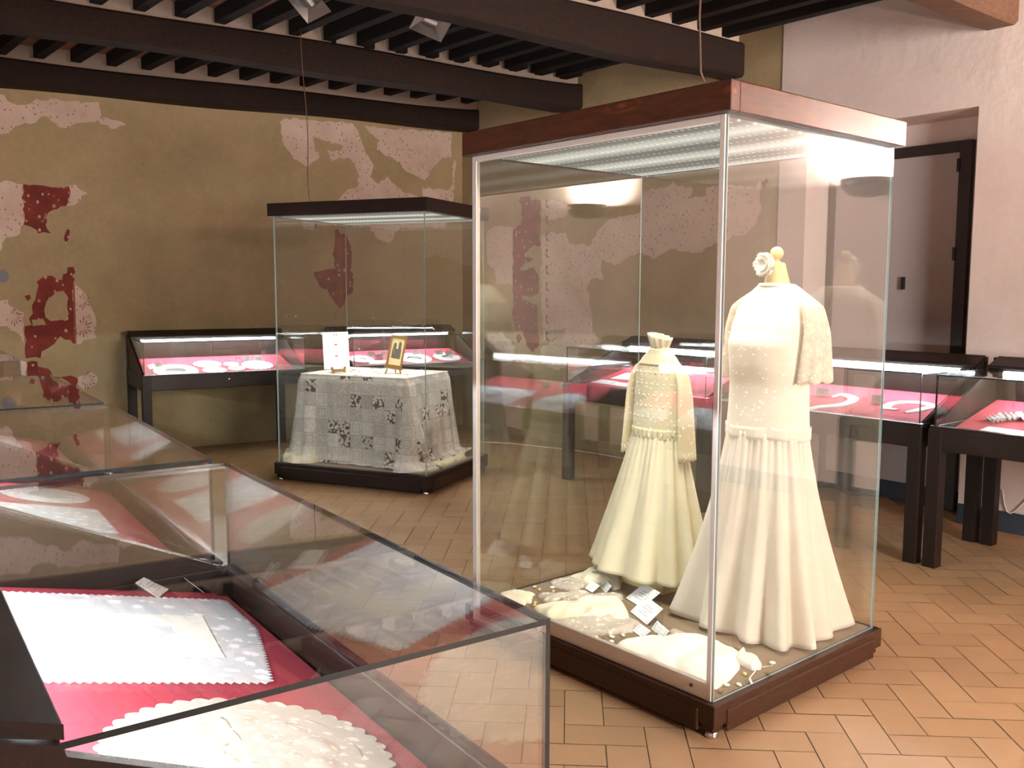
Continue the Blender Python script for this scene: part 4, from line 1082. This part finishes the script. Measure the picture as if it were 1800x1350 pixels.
mb = body([(0.86, 0.105, 0.15, 0), (1.0, 0.1, 0.14, 0), (1.2, 0.105, 0.15, 0.01), (1.32, 0.075, 0.135, -0.025), (1.405, 0.056, 0.066, -0.04)], 20, 36); mb.build('torso', 'mannequin', mq)

dress = thing('wedding_dress', 'large ivory wedding dress with a dotted voile bodice and long flared skirt', 'dress', (DC.x, DC.y, Z0), FACE)
secs = [(0.815, 0.128, 0.176, 0.0), (0.85, 0.126, 0.174, 0.0), (0.93, 0.124, 0.168, 0.0), (1.02, 0.128, 0.165, 0.0), (1.12, 0.136, 0.166, 0.006), (1.19, 0.138, 0.167, 0.008),
        (1.26, 0.126, 0.168, -0.008), (1.33, 0.108, 0.166, -0.028), (1.385, 0.088, 0.146, -0.042), (1.415, 0.072, 0.104, -0.044), (1.432, 0.066, 0.078, -0.04)]
body(secs, 60, 80, 0.012, 2).build('bodice', 'bodice', dress, solid=0.002)
mb = MB()
mb.grid(lambda a, b: Vector(((0.1335 + 0.004 * sin(20 * a * pi)) * cos(2 * pi * a), (0.182 + 0.004 * sin(20 * a * pi)) * sin(2 * pi * a), 0.807 + 0.05 * b + 0.004 * sin(6 * pi * a))), 120, 4, closed=True); mb.build('waistband', 'bodice', dress, solid=0.002)
skirt(0.010, 0.835, (0.126, 0.172, 0.0, 0.0), (0.268, 0.290, -0.012, 0.0), 13, 0.068, 5, 0.9, 1.5, 0.014, 2.0, 2.4).build('skirt', 'silk', dress, solid=0.0025)
skirt(0.016, 0.80, (0.11, 0.16, 0.0, 0.0), (0.22, 0.25, 0.0, 0.0), 11, 0.03, 9).build('underskirt', 'white_linen', dress)
def sleeve(side, z_top, z_cuff, y0, y1, dx0, dx1, dy, x0, mat, parent, wav=0.012, folds=5):
    """wide sleeve hanging from the shoulder"""
    mb = MB()
    def fn(a, b):
        t = 1 - b; z = z_top + (z_cuff - z_top) * t - 0.0 * a; th = 2 * pi * a
        cap = min(1.0, (t * 5.5)) ** 0.55
        dx = (dx0 + (dx1 - dx0) * t) * cap; ddy = dy * (0.65 + 0.55 * t) * cap
        y = y0 + (y1 - y0) * (min(1, t * 2.2) ** 0.6) - (1 - cap) * 0.05
        w = wav * t * sin(folds * th + 3 * t)
        return Vector((x0 + (dx + w) * cos(th), side * (y + (ddy + w * 0.6) * sin(th)), z + 0.006 * t * sin(6 * th)))
    mb.grid(fn, 56, 30, closed=True); return mb.build('sleeve', mat, parent, solid=0.0012)
sleeve(1, 1.412, 1.045, 0.138, 0.190, 0.062, 0.095, 0.04, -0.036, 'sheer', dress)
sleeve(-1, 1.412, 1.045, 0.138, 0.190, 0.062, 0.095, 0.04, -0.036, 'sheer', dress)
mb = MB(); mb.grid(lambda a, b: Vector((-0.04 + (0.071 - 0.004 * b) * cos(2 * pi * a), (0.083 - 0.006 * b) * sin(2 * pi * a), 1.424 + 0.014 * b + 0.006 * cos(2 * pi * a))), 40, 3, closed=True); mb.build('neckline', 'bodice', dress, solid=0.002)

# fabric rose pinned at the neck
rp = at_plane(1345, 465, DC - TU * 0.03, TU)
rose = thing('fabric_rose', 'white fabric rose pinned beside the neck of the dress form', 'flower', rp, FACE)
def petal_ring(n, r, tilt, size, ph, zoff):
    mb = MB()
    for k in range(n):
        a = 2 * pi * k / n + ph
        rm = Matrix.Rotation(a, 4, 'X')
        def fn(u_, v_):
            x = (u_ - 0.5) * 2; y = v_
            w = size * (0.35 + 0.75 * sin(pi * min(1, y * 0.75 + 0.12)))
            p = Vector((zoff + size * (tilt * y * y + 0.25 * x * x * y) + 0.0015 * sin(9 * x + k), x * w * 0.8, r * 0.2 + size * 1.15 * y))
            return rm @ p
        mb.grid(fn, 8, 7)
    return mb
for n, r, tilt, size, ph, zo, nm in ((6, 0.014, 0.1, 0.040, 0.0, 0.0, 'outer_petals'), (5, 0.010, 0.35, 0.031, 0.5, 0.008, 'middle_petals'), (4, 0.006, 0.7, 0.02, 0.9, 0.015, 'inner_petals')):
    petal_ring(n, r, tilt, size, ph, zo).build(nm, 'white_linen', rose, solid=0.0008)
mb = MB(); mb.tube([(0.0, 0, 0), (-0.02, 0.008, -0.004), (-0.045, 0.012, -0.01)], 0.0016, 6); mb.build('stem', 'mannequin', rose)

# the child's dress on its block
CC = in_case(TALL, 0.86, 1.0)
bk = in_case(TALL, 0.845, 1.0)
mb = MB(); mb.box((-0.085, -0.13, 0), (0.085, 0.13, 0.045)); mb.box((-0.012, -0.012, 0.045), (0.012, 0.012, 1.02))
blk = mb.build('dress_stand', 'cream_block', bevel=0.003); blk.location = (bk.x, bk.y, Z0); blk.rotation_euler = (0, 0, FACE)
tag(blk, 'cream wooden block stand under the small dress', 'stand')
kid = thing('child_dress', 'small cream dress with a high ruffled collar and pleated taffeta skirt', 'dress', (CC.x, CC.y, Z0), FACE)
ks = [(0.735, 0.075, 0.142, 0.0), (0.80, 0.07, 0.138, 0.0), (0.90, 0.066, 0.132, 0), (1.00, 0.062, 0.130, 0), (1.055, 0.052, 0.126, 0), (1.09, 0.042, 0.098, 0), (1.125, 0.034, 0.062, 0), (1.15, 0.030, 0.044, 0.0)]
body(ks, 44, 64, 0.012, 1).build('bodice', 'cream_lace', kid, solid=0.002)
mb = MB()
mb.grid(lambda a, b: Vector(((0.079 + 0.003 * sin(60 * a * pi)) * cos(2 * pi * a), (0.146 + 0.003 * sin(60 * a * pi)) * sin(2 * pi * a), 0.722 + 0.045 * b - 0.006 * abs(sin(22 * pi * a)) * (1 - b))), 176, 4, closed=True); mb.build('scalloped_waist', 'cream_lace', kid, solid=0.002)
skirt(0.085, 0.752, (0.07, 0.138, 0.0, 0.0), (0.225, 0.30, 0.02, 0.0), 12, 0.055, 12, 0.7, 1.1, 0.006, 1.2, 0.3).build('skirt', 'taffeta', kid, solid=0.0025)
mb = MB()
mb.grid(lambda a, b: Vector(((0.034 + 0.012 * b + 0.010 * b * sin(11 * 2 * pi * a)) * cos(2 * pi * a), (0.046 + 0.008 * b + 0.010 * b * sin(11 * 2 * pi * a)) * sin(2 * pi * a), 1.14 + 0.06 * b - 0.014 * sin(2 * pi * a) * b)), 110, 8, closed=True); mb.build('ruffled_collar', 'cream', kid, solid=0.0015)
mb = MB()   # plain yoke below the collar
def yoke(a, b):
    z = 1.062 + 0.08 * b; _, dx, dy, sh = lerp_sections(ks, z); y = (a - 0.5) * 2 * dy * 0.8
    return Vector((dx * (1 - abs(y / dy) ** 2.3) ** (1 / 2.3) + 0.003, y, z))
mb.grid(yoke, 16, 8); mb.build('yoke', 'taffeta', kid, solid=0.001)
def long_sleeve(side):
    mb = MB()
    def fn(a, b):
        t = 1 - b; th = 2 * pi * a; cap = min(1, t * 7) ** 0.6
        return Vector((0.002 + (0.038 + 0.022 * t) * cap * cos(th) * (1 + 0.05 * sin(5 * th)), side * (0.118 + 0.03 * min(1, t * 3) ** 0.7 + 0.028 * t + 0.02 * cap * sin(th)), 1.075 - 0.44 * t - 0.008 * abs(sin(6 * th)) * (t > 0.97)))
    mb.grid(fn, 60, 28, closed=True); mb.build('sleeve', 'cream_lace', kid, solid=0.0015)
long_sleeve(1); long_sleeve(-1)
mb = MB()   # raised embroidered dots in rows on the bodice
for row in range(5):
    for k in range(7):
        z = 0.82 + 0.052 * row; _, dx, dy, sh = lerp_sections(ks, z); y = -0.105 + 0.033 * k + (0.016 if row % 2 else 0)
        if abs(y) < dy * 0.9:
            x = dx * (1 - abs(y / dy) ** 2.3) ** (1 / 2.3) + 0.003; mb.ball((x, y, z), 0.0065, 8, 0, (0.5, 1, 0.8))
o = mb.build('embroidered_dots', 'white_linen', kid); o['kind'] = 'stuff'

# ------------------------------------------------------------------ clothes lying on the case's floor
from mathutils import noise as MN
def resample(P, n):
    seg = [(P[(i + 1) % len(P)] - P[i]).length for i in range(len(P))]; tot = sum(seg); out = []
    for k in range(n):
        d = tot * k / n; i = 0
        while d > seg[i] and i < len(seg) - 1: d -= seg[i]; i += 1
        out.append(P[i].lerp(P[(i + 1) % len(P)], min(1, d / seg[i])))
    return out
def pile(mb, px, z, height, ctr, freq=22.0, fold=0.4, ragged=0.0, ax=0.6, n=96, seed=0):
    P = [at_z(x, y, z) for x, y in px]; P = resample(P, n)
    c = sum(P, Vector()) / n
    if ragged: P = [p + (p - c).normalized() * ragged * (MN.noise(p * 60 + Vector((seed, 0, 0))) + 0.6 * sin(k * 1.9)) for k, p in enumerate(P)]
    rings = (1.0, 0.985, 0.95, 0.88, 0.78, 0.66, 0.52, 0.38, 0.24, 0.11); hs = (0.0, 0.3, 0.55, 0.75, 0.88, 0.95, 1, 1, 1, 1)
    vs = []
    for f, h_ in zip(rings, hs):
        for p in P:
            q = c + (p - c) * f
            w = 0.5 + 0.5 * sin(freq * (q.x * cos(ax) + q.y * sin(ax)) + 3 * MN.noise(q * 9 + Vector((seed, 3, 0))))
            w2 = MN.noise(q * 26 + Vector((0, seed, 0)))
            hh = height * h_ * (1 - fold + fold * w + 0.25 * w2 * h_)
            vs.append(q - ctr + UP * max(0.001, hh))
    o = len(vs); vs.append(c - ctr + UP * height * (1 - fold / 2))
    m = len(rings)
    fs = [(j * n + k, j * n + (k + 1) % n, (j + 1) * n + (k + 1) % n, (j + 1) * n + k) for j in range(m - 1) for k in range(n)] + [((m - 1) * n + k, (m - 1) * n + (k + 1) % n, o) for k in range(n)]
    mb.add(vs, fs, 0, True, [(p.x, p.y) for p in vs])
    mb.add([vs[k] for k in range(n)], [tuple(range(n))[::-1]], 0)
def garment(name, label, cat, parts, base_px, group='clothes laid out on the floor of the tall case'):
    c = at_z(base_px[0], base_px[1], ZB_T); t = thing(name, label, cat, c, group=group)
    for nm, mat, px, h_, kw in parts:
        mb = MB(); pile(mb, px, ZB_T, h_, c, **kw); fix_normals(mb.build(nm, mat, t))
    return t
garment('crochet_blouse', 'yellowish crochet blouse lying in the far corner of the tall case', 'clothing', [('knit_body', 'cream', [(872, 1056), (880, 1044), (904, 1037), (932, 1042), (942, 1046), (936, 1049), (934, 1062), (926, 1061), (921, 1066), (893, 1061)], 0.02, dict(freq=30, ragged=0.004, ax=1.2, seed=1))], (905, 1052))
garment('baby_shawl', 'cream shawl with a lace end below the small dress', 'clothing', [
    ('shawl_body', 'cream', [(1000, 1018), (1050, 1001), (1073, 998), (1092, 1010), (1096, 1022), (1090, 1036), (1080, 1038), (1060, 1031), (1030, 1030)], 0.04, dict(freq=24, fold=0.35, ax=2.0, seed=2)),
    ('lace_end', 'lace_cream', [(967, 1025), (985, 1019), (1020, 1011), (1045, 1006), (1050, 1022), (1034, 1031), (1005, 1040), (988, 1036), (972, 1032)], 0.022, dict(freq=26, ragged=0.006, ax=2.0, seed=3))], (1045, 1020))
garment('baby_bonnet', 'pinkish white bonnet against the small dress hem', 'bonnet', [('crown', 'white_linen', [(1044, 996), (1056, 987), (1070, 979), (1086, 974), (1098, 984), (1110, 1001), (1104, 1009), (1090, 1006), (1073, 999), (1055, 1000)], 0.045, dict(freq=14, fold=0.2, seed=4))], (1078, 996))
garment('lace_gown', 'folded ivory lace gown in front of the card holders', 'clothing', [
    ('sleeve', 'lace_cream', [(945, 1048), (953, 1045), (1010, 1046), (1080, 1046), (1094, 1048), (1096, 1055), (1082, 1060), (1030, 1058), (985, 1060), (972, 1065), (956, 1061)], 0.034, dict(freq=40, fold=0.6, ragged=0.004, ax=2.2, seed=5)),
    ('gown_body', 'cream', [(938, 1071), (958, 1067), (985, 1062), (1040, 1056), (1092, 1058), (1104, 1078), (1108, 1092), (1060, 1093), (1010, 1096), (975, 1094), (958, 1088)], 0.046, dict(freq=46, fold=0.55, ax=2.2, seed=6)),
    ('lace_hem', 'lace_cream', [(962, 1098), (985, 1094), (1040, 1090), (1094, 1082), (1108, 1088), (1124, 1098), (1112, 1112), (1070, 1117), (1033, 1118), (1000, 1110)], 0.03, dict(freq=44, fold=0.6, ragged=0.004, ax=2.2, seed=7))], (1040, 1085))
garment('cotton_nightgown', 'plain white cotton gown nearest the front corner of the tall case', 'clothing', [
    ('gown_body', 'white_linen', [(1083, 1136), (1091, 1127), (1140, 1121), (1181, 1117), (1220, 1117), (1247, 1123), (1271, 1133), (1290, 1142), (1302, 1152), (1300, 1177), (1283, 1197), (1257, 1214), (1222, 1200), (1160, 1174), (1110, 1152)], 0.03, dict(freq=34, fold=0.5, ax=2.4, seed=8)),
    ('gathered_end', 'lace_cream', [(1180, 1118), (1176, 1112), (1182, 1107), (1192, 1110), (1204, 1114), (1210, 1118)], 0.02, dict(freq=40, ragged=0.002, seed=9))], (1200, 1160))
garment('tied_bonnet', 'small white bonnet with tied ribbons beside the cotton gown', 'bonnet', [
    ('crown', 'white_linen', [(1296, 1150), (1306, 1142), (1308, 1150), (1320, 1153), (1333, 1161), (1339, 1170), (1337, 1178), (1322, 1180), (1306, 1172), (1296, 1166)], 0.028, dict(freq=34, fold=0.3, seed=10))], (1318, 1166))
bon = [o for o in bpy.data.objects if o.name.startswith('tied_bonnet')][0]
for pts in ([(1336, 1175), (1343, 1176), (1350, 1173), (1357, 1173.5)], [(1328, 1179), (1326, 1186), (1318, 1193), (1318, 1198), (1322, 1203.5)]):
    mb = MB(); q = [at_z(x, y, ZB_T) - bon.location for x, y in pts]; w = Vector((0.004, 0.003, 0))
    vs = []
    for k, p in enumerate(q): vs += [p - w + UP * (0.004 + 0.006 * (k % 2)), p + w + UP * (0.004 + 0.006 * (k % 2))]
    mb.add(vs, [(2 * k, 2 * k + 1, 2 * k + 3, 2 * k + 2) for k in range(len(q) - 1)], 0); mb.build('ribbon', 'white_linen', bon, solid=0.0015)

# sugared almonds scattered between the clothes
def almond(px, py, mat, label, r=0.0125):
    p = at_z(px, py, ZB_T); mb = MB(); mb.ball((0, 0, 0.006), r, 14, 0, (1, 0.62, 0.48)); o = mb.build('sugared_almond', mat)
    o.location = p; o.rotation_euler = (0, 0, R.uniform(0, 3.1)); return tag(o, label, 'sugared almond', 'sugared almonds scattered on the case floor')
for x, y in ((970.7, 1034.5), (1047.7, 1122.7), (1075.7, 1121.7), (1075, 1130), (1060.7, 1134), (1095, 1119), (1277, 1206.7), (1299, 1206), (1357.7, 1167.7), (906, 1069)): almond(x, y, 'almond_white', 'white sugared almond lying on the brown floor of the tall case')
for x, y in ((940, 1033.5), (948.3, 1038.3), (972.7, 1041.3), (940.7, 1061.7), (940, 1065.9), (1309, 1187)): almond(x, y, 'almond_gold', 'gold sugared almond lying on the brown floor of the tall case')
for x, y in ((1060.7, 1125), (1350.7, 1186), (1266.7, 1218)): almond(x, y, 'almond_dark', 'olive sugared almond lying on the brown floor of the tall case')

# card holders of the tall case, facing its door
def holder_T(pl, pt, pr, pb, label, ink):
    """pixels of the card's corners: left and bottom one on the floor, top and right one raised"""
    a, b = at_z(*pl, ZB_T + 0.001), at_z(*pb, ZB_T + 0.001); c = (a + b) / 2; d = b - a; w = d.length
    back = Vector((-d.y, d.x, 0)).normalized()
    if back.dot(TU) < 0: back = -back
    # depth and height of the raised edge from the top corner's pixel
    best = None
    for i in range(8, 50):
        for j in range(4, 40):
            dp, hh = i * 0.003, j * 0.003; q = a + back * dp + UP * hh
            e = 0
            for qq, tgt in ((q, pt), (b + back * dp + UP * hh, pr)):
                v_ = cam.matrix_world.inverted() @ qq; X = 900 + F_PX * v_.x / -v_.z; Y = 675 - F_PX * v_.y / -v_.z; e += (X - tgt[0]) ** 2 + (Y - tgt[1]) ** 2
            e += 6 * (hh / dp - 0.7) ** 2
            if best is None or e < best[0]: best = (e, dp, hh)
    _, dp, hh = best
    t = thing('card_holder', label, 'card holder', c, atan2(-back.x, back.y), 'card holders on the floor of the tall case')
    holder_parts(w, dp, hh, parent=t, frame_ink=ink)
    return t
bpy.context.view_layer.update()
holder_T((1099, 1052), (1131, 1024), (1162.7, 1043), (1128, 1070), 'large card with green corner scrolls, behind the red-cornered one', 'ink_green')
holder_T((1107, 1076), (1136, 1049), (1166.7, 1068.7), (1136.7, 1100), 'large card with red corner scrolls in a clear holder', 'ink_red')
holder_T((1110, 1109), (1124.7, 1096), (1146.7, 1108), (1129, 1122.7), 'small card with red corners at the hem of the lace gown', 'ink_red')
holder_T((1144.7, 1105), (1152.7, 1094.7), (1179, 1104.7), (1166, 1124), 'small card with green corners near the cotton gown', 'ink_green')
holder_T((1026.7, 1034.7), (1042.7, 1021), (1055, 1030), (1041, 1043), 'small plain card at the lace end of the shawl', None)
holder_T((1055, 1032.7), (1063, 1020), (1078.7, 1028), (1065, 1044), 'small card with a green frame in front of the shawl', 'ink_green')

# ------------------------------------------------------------------ lace-covered table in the dark-lidded case
TZ = 0.857 - ZB_S
tc = in_case(SMALL, 0.533, 0.785); trot = atan2(SU.y, SU.x)
tab = thing('draped_table', 'box-shaped table in a maroon skirt under the patchwork lace cloth', 'table', (tc.x, tc.y, ZB_S), trot)
HX_, HY_ = 0.345, 0.485
mb = MB(); mb.box((-HX_, -HY_, 0), (HX_, HY_, TZ - 0.03)); mb.build('table_skirt', 'table_skirt', tab, bevel=0.01)
mb = MB(); mb.box((-HX_ - 0.006, -HY_ - 0.006, TZ - 0.03), (HX_ + 0.006, HY_ + 0.006, TZ - 0.006)); mb.build('tabletop', 'table_skirt', tab, bevel=0.006)
cl = thing('lace_tablecloth', 'patchwork lace tablecloth pooling on the floor of the dark-lidded case', 'tablecloth', (tc.x, tc.y, ZB_S), trot)
def perim(s, hx, hy, r=0.03):
    """point and outward normal at fraction S round a rounded rectangle, starting at the (-,-) corner along x"""
    lx_, ly_ = 2 * (hx - r), 2 * (hy - r); arc = pi * r / 2; tot = 2 * (lx_ + ly_) + 4 * arc; d = (s % 1.0) * tot
    segs = (('l', (-hx + r, -hy), (1, 0), lx_), ('a', (hx - r, -hy + r), -pi / 2, arc), ('l', (hx, -hy + r), (0, 1), ly_), ('a', (hx - r, hy - r), 0, arc),
            ('l', (hx - r, hy), (-1, 0), lx_), ('a', (-hx + r, hy - r), pi / 2, arc), ('l', (-hx, hy - r), (0, -1), ly_), ('a', (-hx + r, -hy + r), pi, arc))
    for k, p, q, ln in segs:
        if d <= ln:
            if k == 'l': return Vector((p[0] + q[0] * d, p[1] + q[1] * d, 0)), Vector((q[1], -q[0], 0)), tot
            a = q + d / r; return Vector((p[0] + r * cos(a), p[1] + r * sin(a), 0)), Vector((cos(a), sin(a), 0)), tot
        d -= ln
    return Vector((-hx + r, -hy, 0)), Vector((0, -1, 0)), tot
hx, hy = HX_ + 0.012, HY_ + 0.012
mb = MB()
mb.grid(lambda a, b: Vector(((a - 0.5) * 2 * hx, (b - 0.5) * 2 * hy, TZ + 0.002 * sin(9 * a) * sin(8 * b))), 20, 26, uvfn=lambda a, b: (a * 2 * hx, b * 2 * hy))
mb.build('cloth_top', 'patch_lace', cl)
def drape(a, b):
    t = 1 - b
    p, n, tot = perim(a, hx, hy); s = a * tot
    corner = 0
    for cx, cy in ((-1, -1), (1, -1), (1, 1), (-1, 1)):
        d = (p - Vector((cx * hx, cy * hy, 0))).length; corner = max(corner, math.exp(-(d / 0.15) ** 2))
    sidex = max(0.0, n.y * -1)                                          # the side towards the tall brown case
    out = 0.012 + 0.012 * t + corner * (0.012 + 0.13 * t ** 1.3) * (0.62 + 0.38 * sin(s * 36)) + 0.016 * t * sin(s * 19) + 0.008 * t * sin(s * 47 + 1)
    out += 0.05 * sidex * t ** 1.6 * (0.6 + 0.4 * sin(s * 30)) - 0.02 * (1 - corner) * (1 - sidex) * t
    out = max(out, 0.006 + 0.004 * t)
    z = TZ * (1 - t) + 0.003
    k = max(0, t - 0.9) / 0.1
    if k > 0: out += k * (0.03 + 0.03 * corner + 0.03 * sidex); z = max(z, 0.004 + 0.012 * (1 + sin(s * 37 + 2)) * k * (0.3 + corner + sidex))
    z -= 0.012 * math.sin(pi * min(1, t * 6)) * 0
    r0 = min(1, t * 12); out = out * r0 + (-0.004) * (1 - r0)
    q = p + n * out; q.z = z; return q
mb = MB(); TOT = perim(0, hx, hy)[2]
ARC = [0.0]
for k in range(360):
    p_, q_ = drape(k / 360, 0.42), drape((k + 1) / 360, 0.42); ARC.append(ARC[-1] + (q_ - p_).length)
mb.grid(drape, 360, 40, uvfn=lambda a, b: (ARC[int(round(a * 360))], 3 + b * TZ)); mb.build('cloth_drop', 'patch_lace', cl)
# gathered cloth at two corners
def heap(px, h_, seed, nm):
    mb = MB(); pile(mb, px, ZB_S, h_, Vector((0, 0, 0)), freq=34, fold=0.5, ragged=0.004, seed=seed)
    inv = cl.matrix_basis.inverted()
    mb.v = [inv @ (v + Vector((0, 0, ZB_S))) if abs(v.z) < 0.5 * ZB_S else inv @ v for v in mb.v]
    fix_normals(mb.build(nm, 'cream', cl))
bpy.context.view_layer.update()
heap([(497, 811), (503, 800), (512, 796), (528, 795), (546, 800), (560, 806), (566, 812), (545, 815), (515, 815)], 0.10, 3, 'gathered_corner')
heap([(708, 828), (726, 823), (745, 822), (765, 818), (785, 812), (800, 806), (818, 801), (820, 806), (806, 812), (785, 820), (765, 828), (740, 833), (720, 832)], 0.05, 5, 'gathered_hem')

def on_table(px, py): return at_z(px, py, 0.862)
# framed photograph on a little easel
ep = on_table(692, 655.5)
ea = thing('framed_photograph', 'gold-framed dark photograph tilted back on a small easel on the lace table', 'picture', ep, trot - radians(68))
mb = MB()
lean = Matrix.Rotation(radians(-14), 4, 'X') @ Matrix.Rotation(radians(9), 4, 'Y')
w, h_ = 0.066, 0.265
m = Matrix.Translation((0, 0, 0.045)) @ lean
for a, b in (((-w, -0.008, 0), (-w + 0.016, 0.008, h_)), ((w - 0.016, -0.008, 0), (w, 0.008, h_)), ((-w + 0.016, -0.008, h_ - 0.018), (w - 0.016, 0.008, h_)), ((-w + 0.016, -0.008, 0), (w - 0.016, 0.008, 0.02))): mb.box(a, b, 0, m)
M['gilt'] = plain('gilt_frame', srgb(150, 110, 60), 0.4, Metallic=0.2)
M['mount'] = plain('cream_mount', srgb(226, 212, 160), 0.8)
M['dark_photo'] = plain('grey_photograph', srgb(96, 92, 84), 0.7)
M['pale_photo'] = plain('pale_photograph', srgb(200, 190, 150), 0.7)
mb.build('picture_frame', 'gilt', ea, bevel=0.002)
mb = MB(); mb.box((-w + 0.016, 0.0, 0.02), (w - 0.016, 0.004, h_ - 0.018), 0, m)
mb.box((-0.036, -0.0012, 0.075), (0.036, 0.0, 0.155), 1, m)
for cx, hh in ((-0.02, 0.05), (0.02, 0.062)):       # two dark standing shapes above a dark ground
    poly = [m @ Vector((cx + 0.012 * cos(a), -0.0014, 0.155 + hh - 0.02 + 0.02 * sin(a))) for a in [pi * k / 8 for k in range(9)]]
    poly = [m @ Vector((cx + 0.012, -0.0014, 0.15))] + poly + [m @ Vector((cx - 0.012, -0.0014, 0.15))]
    mb.prism(poly, (m.to_3x3() @ Vector((0, 0.0012, 0))), 1)
mb.build('photograph', ['mount', 'dark_photo'], ea)
mb = MB()
mb.box((-w - 0.008, -0.02, -0.014), (w + 0.008, 0.012, 0.0), 0, m)
for a, b in (((-0.05, -0.014, 0.034), (-0.062, -0.03, 0.0)), ((0.05, -0.014, 0.032), (0.062, -0.03, 0.0)), ((0.0, 0.01, 0.19), (0.0, 0.10, 0.0))): mb.tube([a, b], 0.006, 8)
mb.build('easel', 'gilt', ea)
# white text panel and its little wooden stand
tp = on_table(592, 649)
pn = thing('text_panel', 'white printed panel standing on the lace table behind a small wooden stand', 'panel', tp, trot - radians(66))
pa = at_z(570, 649.5, 0.862); pb = at_z(615, 647.5, 0.862); pw = (pb - pa).length; pn.location = (pa + pb) / 2; pn.rotation_euler = (0, 0, atan2((pb - pa).y, (pb - pa).x))
mb = MB(); m = Matrix.Rotation(radians(-6), 4, 'X'); ph_ = 0.315
mb.box((-pw / 2, 0, 0), (pw / 2, 0.004, ph_), 0, m)
mb.build('panel_board', 'card', pn)
mb = MB()
for z, wd, x0, k in ((0.292, 0.008, -0.01, 1), (0.292, 0.008, 0.01, 1), (0.208, 0.024, 0.0, 2), (0.11, 0.024, 0.0, 2)): mb.box((x0 - wd / 2, -0.0008, z - 0.007), (x0 + wd / 2, 0, z + 0.007), k - 1, m)
for z, wd, x0 in ((0.262, 0.11, 0.03), (0.248, 0.12, 0.02), (0.185, 0.08, -0.05), (0.17, 0.07, 0.06), (0.15, 0.09, 0.0), (0.085, 0.08, -0.04), (0.07, 0.09, 0.04)): mb.box((x0 - wd / 2, -0.0006, z - 0.003), (x0 + wd / 2, 0, z + 0.003), 2, m)
M['ink_pale'] = plain('pale_print', srgb(212, 210, 208), 0.7); M['ink_dark'] = plain('dark_print', srgb(90, 86, 84), 0.7)
mb.build('printing', ['ink_dark', 'ink_red', 'ink_pale'], pn)
wp = on_table(595, 655)
ws = thing('plate_stand', 'small empty wooden stand with upturned ends on the lace table', 'stand', wp, pn.rotation_euler[2])
mb = MB()
prof = [(-0.062, 0.0), (-0.04, 0.0), (-0.03, 0.008), (0.03, 0.008), (0.04, 0.0), (0.062, 0.0), (0.056, 0.02), (0.064, 0.045), (0.052, 0.048), (0.042, 0.026), (-0.042, 0.026), (-0.052, 0.048), (-0.064, 0.045), (-0.056, 0.02)]
mb.prism([(x, -0.012, z) for x, z in prof], (0, 0.024, 0)); M['stand_wood'] = plain('light_stand_wood', srgb(146, 104, 56), 0.5)
fix_normals(mb.build('cradle', 'stand_wood', ws, bevel=0.002))
mb = MB(); mb.box((-0.04, 0.012, 0.004), (0.04, 0.05, 0.014)); mb.build('rear_rest', 'stand_wood', ws)

# ------------------------------------------------------------------ floodlights under the ceiling, cables
def floodlight(px, py, z, rot, label):
    p = at_z(px, py, z); t = thing('floodlight', label, 'lamp', p, rot, 'floodlights under the ceiling')
    t.matrix_basis = Matrix.Translation(p) @ Matrix.Rotation(radians(-38), 4, 'X') @ Matrix.Rotation(rot, 4, 'Z')
    mb = MB(); a, b, hh = 0.12, 0.05, 0.075
    o4 = [(-a, -a * 0.8, 0), (a, -a * 0.8, 0), (a, a * 0.8, 0), (-a, a * 0.8, 0)]; i4 = [(-b, -b, hh), (b, -b, hh), (b, b, hh), (-b, b, hh)]
    mb.add(o4 + i4, [(k, (k + 1) % 4, 4 + (k + 1) % 4, 4 + k) for k in range(4)] + [(4, 5, 6, 7)]); mb.build('reflector', 'lamp_metal', t, solid=0.003)
    mb = MB(); mb.tube([(-0.045, 0, hh - 0.03), (0.045, 0, hh - 0.03)], 0.016, 12); mb.build('lamp_tube', 'card', t)
    mb = MB(); mb.box((-0.055, -0.055, hh + 0.004), (0.055, 0.055, hh + 0.04)); mb.box((-0.006, -0.012, hh + 0.04), (0.006, 0.012, hh + 0.16)); mb.build('housing', 'lamp_black', t, bevel=0.004)
floodlight(541, 6, 3.38, radians(62), 'silver floodlight between the ceiling joists, at the top edge of the view')
floodlight(757, 44, 3.36, radians(28), 'silver floodlight tucked beside the third ceiling beam')
mb = MB()
pts = [at_z(x, y, 0.004) for x, y in ((832, 775.5), (860, 777), (900, 779.5), (960, 786), (1010, 791.5), (1060, 799), (1098, 806), (1150, 813), (1200, 820))]
mb.tube(pts, 0.004, 6); tag(mb.build('floor_cable', 'white_cable'), 'thin white cable running along the floor at the foot of the side wall', 'cable')
mb = MB()
o0 = COR - NR * 0.022
pts = [at_plane(x, y, o0, NR) for x, y in ((1762, 860), (1765, 885), (1770, 899), (1776, 902.5), (1784, 899), (1796, 887), (1812, 872), (1830, 862))]
mb.tube(pts, 0.005, 6); tag(mb.build('wall_cable', 'white_cable'), 'white cable drooping against the white wall behind the nearest side-wall case', 'cable')
